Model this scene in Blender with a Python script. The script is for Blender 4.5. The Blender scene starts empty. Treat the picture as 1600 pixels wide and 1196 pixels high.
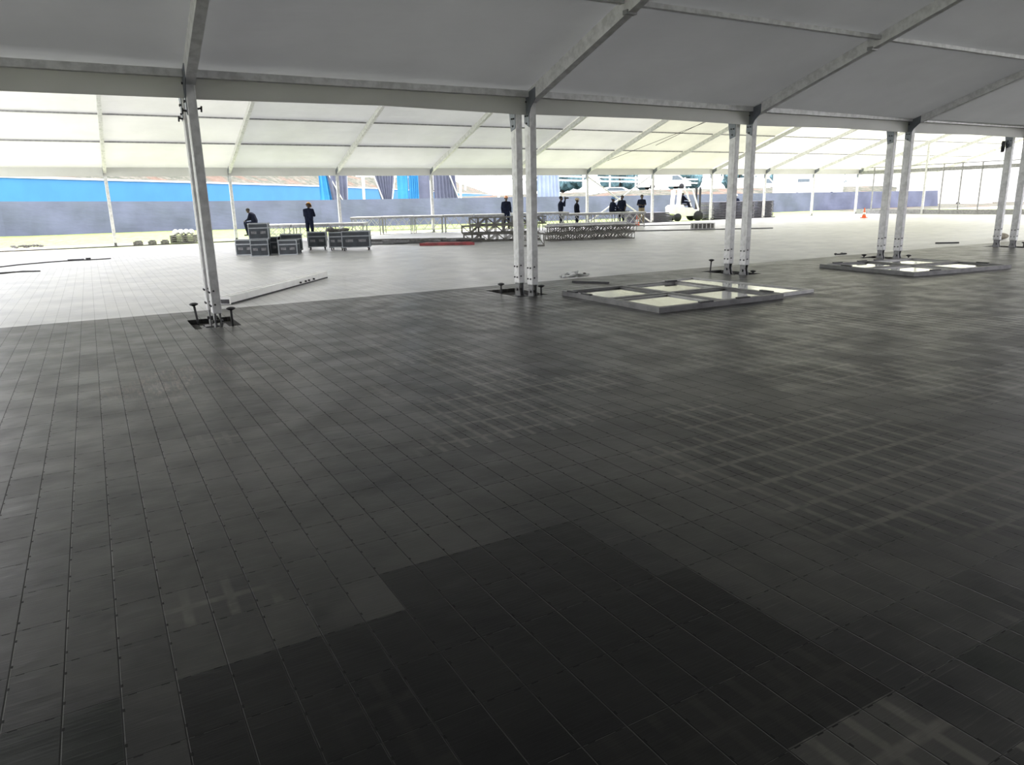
import bpy, bmesh, math, random
from mathutils import Vector, Matrix, Euler
PI = math.pi
random.seed(7)
S = bpy.context.scene
COL = S.collection

# ------------------------------------------------------------------ camera
CAM_H = 1.546
F_PX, PITCH, ROLL, YAW = 1129.88, .2464, -.0225, .5139
fw = Vector((math.sin(YAW)*math.cos(PITCH), math.cos(YAW)*math.cos(PITCH), -math.sin(PITCH)))
rt = Vector((math.cos(YAW), -math.sin(YAW), 0)); up = rt.cross(fw)
r2 = rt*math.cos(ROLL) + up*math.sin(ROLL); u2 = r2.cross(fw)
cam = bpy.data.objects.new('camera', bpy.data.cameras.new('camera')); COL.objects.link(cam)
cam.matrix_world = Matrix(((r2.x, u2.x, -fw.x, 0), (r2.y, u2.y, -fw.y, 0), (r2.z, u2.z, -fw.z, CAM_H), (0, 0, 0, 1)))
cam.data.sensor_fit = 'HORIZONTAL'; cam.data.sensor_width = 36
cam.data.lens = 36*F_PX/1600
cam.data.clip_end = 2000
S.camera = cam

# ------------------------------------------------------------------ light and exposure
S.view_settings.view_transform = 'Standard'; S.view_settings.look = 'None'
S.view_settings.gamma = 1; S.view_settings.use_curve_mapping = False
S.view_settings.exposure = 0.1
W = bpy.data.worlds.new('sky'); S.world = W; W.use_nodes = True
wn = W.node_tree; bg = wn.nodes['Background']
bg.inputs[0].default_value = (.975, .965, 1.0, 1); bg.inputs[1].default_value = 4.6
sun = bpy.data.objects.new('sun', bpy.data.lights.new('sun', 'SUN')); COL.objects.link(sun)
sun.data.energy = 4.0; sun.data.angle = math.radians(20); sun.data.color = (1, .97, .92)
sd = Vector((-.30, -.42, -.85)); sun.rotation_euler = sd.to_track_quat('-Z', 'Y').to_euler()
S.cycles.max_bounces = 10; S.cycles.diffuse_bounces = 6; S.cycles.transmission_bounces = 8
S.cycles.transparent_max_bounces = 12
S.cycles.sample_clamp_indirect = 8

# ------------------------------------------------------------------ node helper
class V:
    """tiny expression wrapper over math nodes"""
    nt = None
    def __init__(s, o): s.o = o
    @staticmethod
    def op(o, *a):
        n = V.nt.nodes.new('ShaderNodeMath'); n.operation = o
        for i, x in enumerate(a):
            if isinstance(x, V): V.nt.links.new(x.o, n.inputs[i])
            else: n.inputs[i].default_value = x
        return V(n.outputs[0])
    def __add__(s, b): return V.op('ADD', s, b)
    def __radd__(s, b): return V.op('ADD', s, b)
    def __sub__(s, b): return V.op('SUBTRACT', s, b)
    def __rsub__(s, b): return V.op('SUBTRACT', b, s)
    def __mul__(s, b): return V.op('MULTIPLY', s, b)
    def __rmul__(s, b): return V.op('MULTIPLY', s, b)
    def __truediv__(s, b): return V.op('DIVIDE', s, b)
def vfloor(a): return V.op('FLOOR', a)
def vabs(a): return V.op('ABSOLUTE', a)
def vlt(a, b): return V.op('LESS_THAN', a, b)
def vgt(a, b): return V.op('GREATER_THAN', a, b)
def vmax(a, b): return V.op('MAXIMUM', a, b)
def vmin(a, b): return V.op('MINIMUM', a, b)
def smooth(a, lo, hi, t0=0., t1=1.):
    n = V.nt.nodes.new('ShaderNodeMapRange'); n.interpolation_type = 'SMOOTHSTEP'
    V.nt.links.new(a.o, n.inputs[0])
    for i, x in enumerate((lo, hi, t0, t1)): n.inputs[i+1].default_value = x
    return V(n.outputs[0])
def comb(x, y, z=0.):
    n = V.nt.nodes.new('ShaderNodeCombineXYZ')
    for i, a in enumerate((x, y, z)):
        if isinstance(a, V): V.nt.links.new(a.o, n.inputs[i])
        else: n.inputs[i].default_value = a
    return n.outputs[0]
def wnoise(vec):
    n = V.nt.nodes.new('ShaderNodeTexWhiteNoise'); n.noise_dimensions = '3D'
    V.nt.links.new(vec, n.inputs['Vector']); return V(n.outputs['Value'])
def noise(vec, scale=5., detail=3., rough=.55):
    n = V.nt.nodes.new('ShaderNodeTexNoise')
    V.nt.links.new(vec, n.inputs['Vector']); n.inputs['Scale'].default_value = scale
    n.inputs['Detail'].default_value = detail; n.inputs['Roughness'].default_value = rough
    return V(n.outputs['Fac'])
def mixc(f, a, b):
    n = V.nt.nodes.new('ShaderNodeMix'); n.data_type = 'RGBA'
    if isinstance(f, V): V.nt.links.new(f.o, n.inputs[0])
    else: n.inputs[0].default_value = f
    for k, x in ((6, a), (7, b)):
        if isinstance(x, tuple): n.inputs[k].default_value = (*x, 1)
        else: V.nt.links.new(x, n.inputs[k])
    return n.outputs[2]
def coords():
    tc = V.nt.nodes.new('ShaderNodeTexCoord'); sp = V.nt.nodes.new('ShaderNodeSeparateXYZ')
    V.nt.links.new(tc.outputs['Object'], sp.inputs[0])
    return tc.outputs['Object'], V(sp.outputs[0]), V(sp.outputs[1]), V(sp.outputs[2])
def begin(name):
    m = bpy.data.materials.new(name); m.use_nodes = True; V.nt = m.node_tree
    return m, m.node_tree.nodes['Principled BSDF'], m.node_tree
def bump(nt, b, h, strength=.3, dist=.01):
    n = nt.nodes.new('ShaderNodeBump'); n.inputs['Strength'].default_value = strength
    n.inputs['Distance'].default_value = dist
    nt.links.new(h.o, n.inputs['Height']); nt.links.new(n.outputs[0], b.inputs['Normal'])

def mat(name, c, rough=.6, metal=0., var=.12, scale=6., c2=None, bmp=0., spec=.5, det=4.):
    m, b, nt = begin(name)
    vec, x, y, z = coords()
    n = noise(vec, scale, det)
    c2 = c2 or tuple(max(0, k*(1-var*2)) for k in c)
    nt.links.new(mixc(smooth(n, .35, .68), c, c2), b.inputs['Base Color'])
    b.inputs['Roughness'].default_value = rough; b.inputs['Metallic'].default_value = metal
    b.inputs['Specular IOR Level'].default_value = spec
    if bmp: bump(nt, b, n, bmp)
    return m
M = {}
M['alu'] = mat('aluminium_weathered', (.70, .70, .71), .5, .1, .12, 9, bmp=.1)
M['alu_dark'] = mat('aluminium_dull', (.34, .34, .35), .5, .3, .15, 9)
M['truss'] = mat('dull_truss_metal', (.20, .195, .18), .6, .2, .2, 9)
M['steel'] = mat('galvanised_steel', (.20, .20, .21), .5, .6, .2, 14)
M['plate'] = mat('grey_steel_plate', (.20, .22, .25), .55, .4, .15, 5)
M['white_paint'] = mat('white_paint', (.84, .84, .83), .5, 0, .05, 4)
M['dark_metal'] = mat('dark_metal', (.05, .05, .055), .5, .4, .2, 8)
M['frame_metal'] = mat('grey_frame_metal', (.17, .17, .175), .45, .35, .15, 6)
M['frame_pale'] = mat('pale_frame_metal', (.42, .42, .42), .45, .35, .12, 6)
M['case_black'] = mat('case_panel', (.030, .038, .048), .5, 0, .2, 4)
M['case_edge'] = mat('case_edging', (.30, .32, .34), .4, .5, .1, 6)
M['rubber'] = mat('rubber', (.03, .03, .03), .8)
M['navy'] = mat('navy_cloth', (.012, .016, .034), .95, 0, .2, 12, spec=.1)
M['black_cloth'] = mat('black_cloth', (.008, .010, .020), .95, 0, .2, 12, spec=.1)
M['khaki'] = mat('khaki_cloth', (.22, .18, .12), .9, 0, .15, 12)
M['jeans'] = mat('dark_trousers', (.012, .015, .028), .95, 0, .2, 12, spec=.1)
M['skin'] = mat('dark_skin', (.045, .026, .018), .6, 0, .1, 10)
M['hair'] = mat('black_hair', (.008, .007, .007), .8)
M['shoe'] = mat('dark_shoe', (.02, .018, .016), .6)
M['helmet_yellow'] = mat('yellow_helmet', (.85, .38, .02), .35)
M['helmet_orange'] = mat('orange_helmet', (.65, .30, .16), .4)
M['helmet_white'] = mat('white_helmet', (.8, .8, .8), .35)
M['helmet_blue'] = mat('blue_helmet', (.10, .22, .45), .4)
M['cap_beige'] = mat('beige_cap', (.45, .37, .26), .8)
M['cone'] = mat('orange_plastic', (.85, .16, .05), .5)
M['red'] = mat('red_paint', (.28, .035, .04), .5, 0, .25, 6)
M['blue_wall'] = mat('blue_hoarding_paint', (.045, .22, .48), .7, 0, .04, .6)
M['deck_white'] = mat('pale_deck_board', (.72, .72, .70), .5, 0, .06, 3)
M['soil'] = mat('dark_soil', (.03, .028, .026), .9, 0, .3, 20, bmp=.5)
M['foliage'] = mat('tree_leaves', (.14, .27, .31), .8, 0, .25, 2, bmp=.5)
M['bark'] = mat('bark', (.09, .07, .06), .9)
M['lamp_glass'] = mat('lamp_glass', (.5, .5, .5), .2)
M['tyre'] = mat('tyre', (.02, .022, .026), .8)
M['window_dark'] = mat('vehicle_glass', (.10, .14, .17), .1)
M['sack'] = mat('sack_cloth', (.30, .27, .21), .9, 0, .2, 12)
M['mat_stack'] = mat('grey_floor_panel', (.10, .10, .135), .7, 0, .15, 4)
M['concrete'] = mat('rough_concrete', (.16, .155, .15), .9, 0, .25, 12)
M['bag_white'] = mat('white_bag', (.8, .8, .8), .7)
M['plastic_clear'] = mat('crumpled_plastic', (.75, .76, .76), .3)

def cloth(name, c, folds=0., wave=14., trans=.0, var=.1):
    m, b, nt = begin(name)
    vec, x, y, z = coords()
    n = noise(vec, .7, 4)
    nt.links.new(mixc(smooth(n, .35, .7), c, tuple(k*(1-2*var) for k in c)), b.inputs['Base Color'])
    b.inputs['Roughness'].default_value = .85
    n2 = noise(comb(x*.6+z*.8, y, z*2.2), 1.6, 3)
    bump(nt, b, n2, .35, .08)
    return m
M['scrim'] = cloth('grey_violet_scrim', (.125, .14, .215))
M['cur_grey'] = cloth('grey_violet_curtain', (.13, .14, .21))
M['cur_blue'] = cloth('bright_blue_curtain', (.05, .30, .62))
M['cur_pale'] = cloth('pale_striped_curtain', (.34, .40, .56))

def glass(name):
    m, b, nt = begin(name)
    vec, x, y, z = coords()
    b.inputs['Base Color'].default_value = (.93, .96, .95, 1)
    b.inputs['Transmission Weight'].default_value = 1; b.inputs['IOR'].default_value = 1.5
    r = smooth(noise(vec, 2.5, 3), .3, .8, .02, .12); nt.links.new(r.o, b.inputs['Roughness'])
    return m
M['glass'] = glass('window_glass')

def membrane(name, front, trans, wt, bm=.5):
    """coated fabric: reflects and lets a share of the daylight through"""
    m = bpy.data.materials.new(name); m.use_nodes = True; nt = m.node_tree; V.nt = nt
    for n in list(nt.nodes):
        if n.type != 'OUTPUT_MATERIAL': nt.nodes.remove(n)
    out = [n for n in nt.nodes if n.type == 'OUTPUT_MATERIAL'][0]
    vec, x, y, z = coords()
    n = noise(vec, .45, 4); n2 = noise(comb(x*.5, y*2.0, z*2.0), 1.1, 3, .5)
    c = mixc(smooth(n, .3, .75), front, tuple(k*.86 for k in front))
    t = mixc(smooth(n, .3, .75), trans, tuple(k*.88 for k in trans))
    d = nt.nodes.new('ShaderNodeBsdfDiffuse'); tr = nt.nodes.new('ShaderNodeBsdfTranslucent'); gl = nt.nodes.new('ShaderNodeBsdfGlossy')
    gl.inputs['Roughness'].default_value = .38; gl.inputs['Color'].default_value = (.8, .8, .8, 1)
    nt.links.new(c, d.inputs[0]); nt.links.new(t, tr.inputs[0])
    mx = nt.nodes.new('ShaderNodeMixShader'); mx.inputs[0].default_value = wt
    nt.links.new(d.outputs[0], mx.inputs[1]); nt.links.new(tr.outputs[0], mx.inputs[2])
    m2 = nt.nodes.new('ShaderNodeMixShader'); m2.inputs[0].default_value = .06
    nt.links.new(mx.outputs[0], m2.inputs[1]); nt.links.new(gl.outputs[0], m2.inputs[2])
    bn = nt.nodes.new('ShaderNodeBump'); bn.inputs['Strength'].default_value = bm; bn.inputs['Distance'].default_value = .08
    nt.links.new(n2.o, bn.inputs['Height'])
    for q in (d, gl): nt.links.new(bn.outputs[0], q.inputs['Normal'])
    nt.links.new(m2.outputs[0], out.inputs[0])
    return m
M['roof_grey'] = membrane('blackout_roof_fabric', (.62, .63, .63), (.46, .47, .47), .040)
M['roof_lit_left'] = membrane('roof_fabric_lit_left', (.66, .66, .65), (.80, .80, .76), .10)  # bay differences in daylight and grass reflection are put into cloth colour and transmission
M['roof_dim_mid'] = membrane('roof_fabric_dim', (.60, .61, .61), (.70, .71, .71), .07)
M['roof_half_lit'] = membrane('roof_fabric_half_lit', (.62, .62, .58), (.74, .74, .68), .13)
M['roof_grass_tint'] = membrane('roof_fabric_grass_tint', (.64, .64, .57), (.78, .78, .62), .14)
M['roof_grass_lit'] = membrane('roof_fabric_grass_lit', (.66, .66, .58), (.82, .82, .68), .32)
M['valance'] = membrane('valance_fabric', (.66, .66, .64), (.70, .70, .67), .45, .25)
M['valance_far'] = membrane('pale_valance_fabric', (.68, .68, .66), (.66, .66, .62), .16, .25)

# floor tiles 0.1655 x 0.3195 m, grid origin (0.04, 1.463)
TW, TL, TX0, TY0 = .1655, .3195, .04, 1.463
def floor_material(name, base, lo, hi, dust, dark=True):
    m, b, nt = begin(name)
    vec, x, y, z = coords()
    cx = (x-TX0)/TW; cy = (y-TY0)/TL
    ix = vfloor(cx); iy = vfloor(cy)
    fx = cx-ix; fy = cy-iy
    rnd = wnoise(comb(ix, iy)); rnd2 = wnoise(comb(ix, iy, 7.3))
    big = wnoise(comb(vfloor(ix/6.), vfloor(iy/3.), 3.1))
    dx = vmin(fx, 1-fx)*TW; dy = vmin(fy, 1-fy)*TL
    # joints and the connector slots beside them
    jx = smooth(dx, .0012, .0035, 1, 0); jy = smooth(dy, .0008, .0022, 1, 0)*.8
    s1 = vmax(vlt(vabs(fy-.20)*TL, .0085), vlt(vabs(fy-.76)*TL, .0085))*vlt(fx*TW, .0085)*vgt(rnd2, .08)
    s2 = vmax(vlt(vabs(fx-.20)*TW, .013), vlt(vabs(fx-.80)*TW, .013))*vlt(vabs((fy-.5)*TL-.5*TL)*1., .0045)*vgt(rnd, .1)
    hole = vmax(vmax(jx, jy), vmax(s1, s2))
    tone = .5+(rnd-.5)*.22+(big-.5)*.30+(smooth(noise(vec, 1.3, 4), .25, .75)-.5)*.6
    col = mixc(smooth(tone, .15, .85), lo, hi)
    # streaks along x and a cross-shaped dust print on some batches
    st = noise(comb(x*2., y*60., 0.), 1.5, 3, .7)
    st2 = noise(comb(x*40., y*5., 2.), 1.2, 3, .7)
    col = mixc(smooth(st, .55, .80)*.35, col, dust)
    if dark:
        cross = vmax(smooth(vabs(fx-.5), .06, .16, 1, 0), smooth(vabs(fy-.5), .035, .09, 1, 0))
        reg = smooth(noise(vec, .55, 2, .4)+vmin((x-.4*y)*.05, .10), .50, .58)*vgt(wnoise(comb(vfloor(ix/4.), vfloor(iy/2.), 9.)), .35)
        col = mixc(cross*reg*smooth(noise(vec, 9, 3), .2, .6)*.75, col, dust)
        def box(x0, x1, y0, y1):
            return vgt(x, x0)*vlt(x, x1)*vgt(y, y0)*vlt(y, y1)
        # darker, damp looking batch and two greenish batches
        d1 = vmax(box(.54, 2.026, 1.15, 2.10), vmax(box(.87, 1.86, 2.10, 2.74), box(.04, .70, 1.46, 2.42)))
        d1 = vmax(d1, vmax(box(1.03, 1.53, .2, 1.15), box(.37, .87, 2.10, 2.42)))
        col = mixc(d1*.85, col, (.006, .006, .0065))
        g1 = vmax(box(2.36, 4.0, .3, 1.15), vmax(box(-.46, -.13, 1.8, 2.42), box(-.9, -.46, 1.4, 2.1)))
        col = mixc(g1*.75, col, (.010, .015, .011))
        # rusty scuffed area near the first post
        rs = smooth(noise(vec, 1.1, 3), .42, .6)*smooth(V.op('SQRT', (x-.55)*(x-.55)*1.6+(y-7.3)*(y-7.3)*.7), 1.3, .3)
        col = mixc(rs*smooth(st2, .4, .7)*.8, col, (.17, .13, .115))
    col = mixc(hole*(.92 if dark else .5), col, (.006, .006, .006) if dark else (.2, .2, .21))
    nt.links.new(col, b.inputs['Base Color'])
    r = smooth(noise(vec, 2.5, 2)*.82+rnd*.18, .25, .75, .32, .46)+hole*.3
    nt.links.new(r.o, b.inputs['Roughness'])
    b.inputs['Specular IOR Level'].default_value = .28 if dark else .2
    h = rnd*.2+st*.3+noise(comb(x*1., y*1.6), 7., 1.5, .45)*.9-hole*1.2
    bump(nt, b, h, .42 if dark else .22, .006)
    return m
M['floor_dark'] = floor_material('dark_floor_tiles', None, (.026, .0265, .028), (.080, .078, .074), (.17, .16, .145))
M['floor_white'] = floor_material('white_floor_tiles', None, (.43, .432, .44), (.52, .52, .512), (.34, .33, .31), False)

def grass_mat():
    m, b, nt = begin('grass_ground')
    vec, x, y, z = coords()
    n = noise(vec, 3., 6, .7); n2 = noise(vec, .18, 3)
    c = mixc(smooth(n, .3, .7), (.24, .34, .09), (.36, .42, .16))
    c = mixc(smooth(n2, .42, .62), c, (.55, .52, .42))
    nt.links.new(c, b.inputs['Base Color']); b.inputs['Roughness'].default_value = .95
    bump(nt, b, n, .5, .03)
    return m
M['grass'] = grass_mat()
def hill_mat():
    m, b, nt = begin('stony_bank')
    vec, x, y, z = coords()
    n = noise(vec, .9, 7, .75); n2 = noise(vec, .25, 4); n3 = noise(vec, 2.1, 5, .7)
    c = mixc(smooth(n, .42, .58), (.05, .058, .04), (.135, .125, .10))
    c = mixc(smooth(n3, .55, .65), c, (.022, .034, .016))
    c = mixc(smooth(n2, .52, .62)*.6, c, (.15, .075, .05))
    gr = mixc(smooth(noise(vec, 3., 6, .7), .3, .7), (.24, .34, .09), (.36, .42, .16))
    c = mixc(smooth(y+noise(vec, .6, 3)*3., 50., 54., 1., 0.)*vlt(x, 60.), c, gr)
    nt.links.new(c, b.inputs['Base Color']); b.inputs['Roughness'].default_value = .95
    bump(nt, b, n, .9, .2)
    return m
M['hill'] = hill_mat()

# ------------------------------------------------------------------ mesh helper
class MB:
    def __init__(s): s.v = []; s.f = []; s.mi = []; s.m = 0
    def add(s, vs, fs):
        o = len(s.v); s.v += [tuple(p) for p in vs]
        for f in fs: s.f.append(tuple(i+o for i in f)); s.mi.append(s.m)
        return s
    def box(s, c, d, rz=0, rot=None):
        R = rot if rot is not None else Matrix.Rotation(rz, 3, 'Z')
        c = Vector(c); h = Vector(d)/2
        vs = [c+R@Vector((a*h.x, b*h.y, e*h.z)) for a in (-1, 1) for b in (-1, 1) for e in (-1, 1)]
        return s.add(vs, [(0, 1, 3, 2), (4, 6, 7, 5), (0, 4, 5, 1), (2, 3, 7, 6), (0, 2, 6, 4), (1, 5, 7, 3)])
    def bevbox(s, c, d, bv, rz=0, rot=None):
        """box with chamfered edges"""
        R = rot if rot is not None else Matrix.Rotation(rz, 3, 'Z')
        bm = bmesh.new(); bmesh.ops.create_cube(bm, size=1)
        for q in bm.verts: q.co = Vector((q.co.x*d[0], q.co.y*d[1], q.co.z*d[2]))
        bmesh.ops.bevel(bm, geom=bm.edges[:], offset=bv, segments=1, affect='EDGES')
        c = Vector(c); bm.verts.index_update()
        s.add([c+R@q.co for q in bm.verts], [tuple(q.index for q in f.verts) for f in bm.faces]); bm.free(); return s
    def bar(s, p0, p1, w, h, upv=(0, 0, 1)):
        """rectangular bar from p0 to p1; w across, h along upv"""
        p0 = Vector(p0); p1 = Vector(p1); d = (p1-p0); L = d.length; d.normalize()
        u = Vector(upv); x = d.cross(u)
        if x.length < 1e-5: x = d.cross(Vector((1, 0, 0)))
        x.normalize(); y = x.cross(d).normalized()
        R = Matrix((x, d, y)).transposed()
        return s.box((p0+p1)/2, (w, L, h), rot=R)
    def tube(s, p0, p1, r0, r1=None, n=8, cap=True):
        r1 = r0 if r1 is None else r1
        p0 = Vector(p0); p1 = Vector(p1); d = (p1-p0).normalized()
        a = d.orthogonal().normalized(); b = d.cross(a)
        vs = []
        for p, r in ((p0, r0), (p1, r1)):
            for i in range(n):
                t = 2*PI*i/n; vs.append(p+(a*math.cos(t)+b*math.sin(t))*r)
        fs = [(i, (i+1) % n, n+(i+1) % n, n+i) for i in range(n)]
        if cap: fs += [tuple(range(n))[::-1], tuple(range(n, 2*n))]
        return s.add(vs, fs)
    def lathe(s, c, prof, n=20):
        c = Vector(c); vs = []; k = len(prof)
        for r, z in prof:
            for i in range(n):
                t = 2*PI*i/n; vs.append(c+Vector((r*math.cos(t), r*math.sin(t), z)))
        fs = [(j*n+i, j*n+(i+1) % n, (j+1)*n+(i+1) % n, (j+1)*n+i) for j in range(k-1) for i in range(n)]
        fs += [tuple(range(n))[::-1], tuple(range((k-1)*n, k*n))]
        return s.add(vs, fs)
    def path(s, pts, r, n=6):
        for a, b in zip(pts, pts[1:]): s.tube(a, b, r, r, n)
        return s
    def prism(s, pts, d):
        """closed outline (3-D points) pushed along d"""
        d = Vector(d); n = len(pts); vs = [Vector(p) for p in pts]+[Vector(p)+d for p in pts]
        return s.add(vs, [tuple(range(n))[::-1], tuple(range(n, 2*n))]+[(i, (i+1) % n, n+(i+1) % n, n+i) for i in range(n)])
    def ball(s, c, r, sub=2, sq=(1, 1, 1), jit=0.):
        bm = bmesh.new(); bmesh.ops.create_icosphere(bm, subdivisions=sub, radius=1)
        vs = []
        for q in bm.verts:
            k = 1+random.uniform(-jit, jit); vs.append(Vector(c)+Vector((q.co.x*sq[0], q.co.y*sq[1], q.co.z*sq[2]))*r*k)
        bm.verts.index_update()
        s.add(vs, [tuple(q.index for q in f.verts) for f in bm.faces]); bm.free(); return s
    def build(s, name, m, parent=None, smooth_=False, label=None, loc=None):
        me = bpy.data.meshes.new(name); me.from_pydata(s.v, [], s.f)
        ms = m if isinstance(m, (list, tuple)) else [m]
        for k in ms: me.materials.append(k)
        if len(ms) > 1:
            for p, i in zip(me.polygons, s.mi): p.material_index = i
        bm = bmesh.new(); bm.from_mesh(me); bmesh.ops.recalc_face_normals(bm, faces=bm.faces); bm.to_mesh(me); bm.free()
        if smooth_: me.shade_smooth()
        me.update()
        o = bpy.data.objects.new(name, me); COL.objects.link(o)
        if parent: o.parent = parent
        if loc: o.location = loc
        if label: o['label'] = label
        return o
def tag(o, label=None, cat=None, group=None, kind=None):
    if label: o['label'] = label
    if cat: o['category'] = cat
    if group: o['group'] = group
    if kind: o['kind'] = kind
    return o
def empty(name, loc, rz=0, label=None, cat=None, group=None):
    o = bpy.data.objects.new(name, None); COL.objects.link(o); o.location = loc; o.rotation_euler = (0, 0, rz)
    o.empty_display_size = .1
    return tag(o, label, cat, group)
def copy_tree(o, parent=None):
    c = o.copy(); COL.objects.link(c)
    if parent: c.parent = parent
    for ch in list(o.children): copy_tree(ch, c)
    return c
ORD = ['first', 'second', 'third', 'fourth', 'fifth', 'sixth', 'seventh', 'eighth', 'ninth', 'tenth', 'eleventh', 'twelfth', 'thirteenth', 'fourteenth', 'fifteenth']

# ------------------------------------------------------------------ measures of the two tents
SL = .325                                   # roof slope
NEAR = [(1.31, 10.29), (6.27, 10.33), (11.42, 10.54), (16.71, 10.68), (22.13, 10.81), (27.55, 10.95)]
NX0 = -3.75
YF, FX0, FB = 36.74, .88, 5.067             # far row of posts
RIDGE_Y, EAVE = 23.85, 3.1
EDGE_Y = 12.05                              # dark tiles meet white tiles

# ------------------------------------------------------------------ ground and floors
g = MB()
g.add([(-90, -60, -.075), (160, -60, -.075), (160, 41, -.075), (-90, 41, -.075)], [(0, 1, 2, 3)])
tag(g.build('ground', M['grass']), kind='structure')
pits = [(x-.30, x+.28, 10.18 if i == 0 else 10.25+.04*i, 11.12 if i == 0 else 11.45) for i, (x, y) in enumerate(NEAR[:5])]
f = MB()
def slab(x0, x1, y0, y1):
    f.box(((x0+x1)/2, (y0+y1)/2, -.03), (x1-x0, y1-y0, .06))
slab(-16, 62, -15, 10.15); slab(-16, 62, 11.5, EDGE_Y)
px = -16
for (a, b, c, d) in pits:
    slab(px, a, 10.15, 11.5); slab(a, b, 10.15, c); slab(a, b, d, 11.5); px = b
slab(px, 62, 10.15, 11.5)
tag(f.build('floor', M['floor_dark']), kind='structure')
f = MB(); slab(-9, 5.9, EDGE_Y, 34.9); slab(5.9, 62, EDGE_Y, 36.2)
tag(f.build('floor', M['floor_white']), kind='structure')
f = MB(); f.box((26, 11, -.068), (60, 3, .01)); tag(f.build('ground', M['soil']), kind='structure')

# hill, with the bank behind the blue hoarding
WALL = [(-6.6, 48.3), (-4.0, 51.2), (1.2, 57.1), (7.5, 63.8), (21.9, 79.6), (39.2, 102.1), (66.3, 142.9), (110, 205)]
def wall_y(x):
    for (a, b), (c, d) in zip(WALL, WALL[1:]):
        if x <= c: return b+(x-a)/(c-a)*(d-b)
    return WALL[-1][1]+(x-110)*1.4
def sstep(t): t = max(0, min(1, t)); return t*t*(3-2*t)
def hz(x, y):
    d = (y-wall_y(x))*.68
    z = sstep((y-41)/6)*max(.07, min(.36, .36-(x-4)*.0145))
    z += sstep((x-38)/22)*sstep((y-54)/16)*2.5
    if d > .6: z += min(d-.6, 30)*.34 + math.sin(x*.9)*math.cos(y*.7)*.25*min(1, d/4)
    return z
g = MB(); nx, ny = 90, 90; vs = []
for j in range(ny+1):
    for i in range(nx+1):
        x = -60+220*i/nx; y = 41+190*(j/ny)**1.5
        vs.append((x, y, hz(x, y)-.075))
g.add(vs, [(j*(nx+1)+i, j*(nx+1)+i+1, (j+1)*(nx+1)+i+1, (j+1)*(nx+1)+i) for j in range(ny) for i in range(nx)])
o = g.build('hillside', M['hill'], smooth_=True); tag(o, kind='structure')
g = MB()
for (a, b), (c, d) in zip(WALL, WALL[1:]):
    n = max(1, int(math.hypot(c-a, d-b)/3))
    for k in range(n):
        p = Vector((a+(c-a)*k/n, b+(d-b)*k/n, 0)); q = Vector((a+(c-a)*(k+1)/n, b+(d-b)*(k+1)/n, 0))
        g.bar(p+Vector((0, 0, 1.6)), q+Vector((0, 0, 1.6)), .12, 3.7)
w = g.build('hoarding', M['blue_wall']); tag(w, 'long bright blue site hoarding at the foot of the stony bank', 'hoarding')
g = MB()
for (a, b), (c, d) in zip(WALL, WALL[1:]): g.bar((a, b, 3.5), (c, d, 3.5), .3, .12)
g.build('coping', M['white_paint'], w, label='white coping strip')

# ------------------------------------------------------------------ roofs
def zA(y): return EAVE+(10.45-y)*SL if y > -2 else EAVE+12.45*SL-(-2-y)*SL
g = MB()
xs = [-24, -19, -14, -9, NX0]+[p[0] for p in NEAR]  # leftmost bays are unseen, added to block light from that end
def sheet(g, xa, xb, rows, zf, sag=.05, nx=6):
    """membrane of one bay, hanging slightly between purlins and beams"""
    ny = 4
    for y0, y1 in zip(rows, rows[1:]):
        vs = []
        for j in range(ny+1):
            for i in range(nx+1):
                u, v = i/nx, j/ny; x = xa+(xb-xa)*u; y = y0+(y1-y0)*v
                vs.append((x, y, zf(y)+.10+sag*math.sin(PI*u)*math.sin(PI*v)))
        g.add(vs, [(j*(nx+1)+i, j*(nx+1)+i+1, (j+1)*(nx+1)+i+1, (j+1)*(nx+1)+i) for j in range(ny) for i in range(nx)])
rowsA = [10.62, 7.95, 5.5, 3.0, .5, -2, -4.5, -7, -9.5, -12, -14.6]
for a, b in zip(xs, xs[1:]): sheet(g, a, b, rowsA, zA)
tag(g.build('ceiling', M['roof_grey'], smooth_=True), kind='structure')
def zB(y): return EAVE+.12+(YF-y)*SL if y > RIDGE_Y else EAVE+.12+(YF-RIDGE_Y)*SL-(RIDGE_Y-y)*SL
rowsB = [11.15, 13.9, 16.4, 18.9, 21.4, RIDGE_Y, 26.3, 29.3, 31.65, 34.05, 36.85]
far_x = [FX0+FB*k for k in range(-1, 13)]
for nm, ks in (('roof_lit_left', range(0, 2)), ('roof_dim_mid', range(2, 5)), ('roof_half_lit', range(5, 6)), ('roof_grass_tint', range(6, 8)), ('roof_grass_lit', range(8, 13))):  # each bay's light level and reflected tint come from its cloth tone
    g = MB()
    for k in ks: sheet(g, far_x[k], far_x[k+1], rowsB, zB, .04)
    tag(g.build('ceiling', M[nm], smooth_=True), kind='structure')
# closed far side of the tent the camera stands in
g = MB(); g.box((1.8, -14.7, 1.6), (51.6, .06, 3.3)); tag(g.build('wall_back', M['roof_grey']), kind='structure')

g = MB(); g.box((1.8, 10.9, 3.17), (51.6, .62, .03)); tag(g.build('ceiling', M['roof_grey']), kind='structure')
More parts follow.
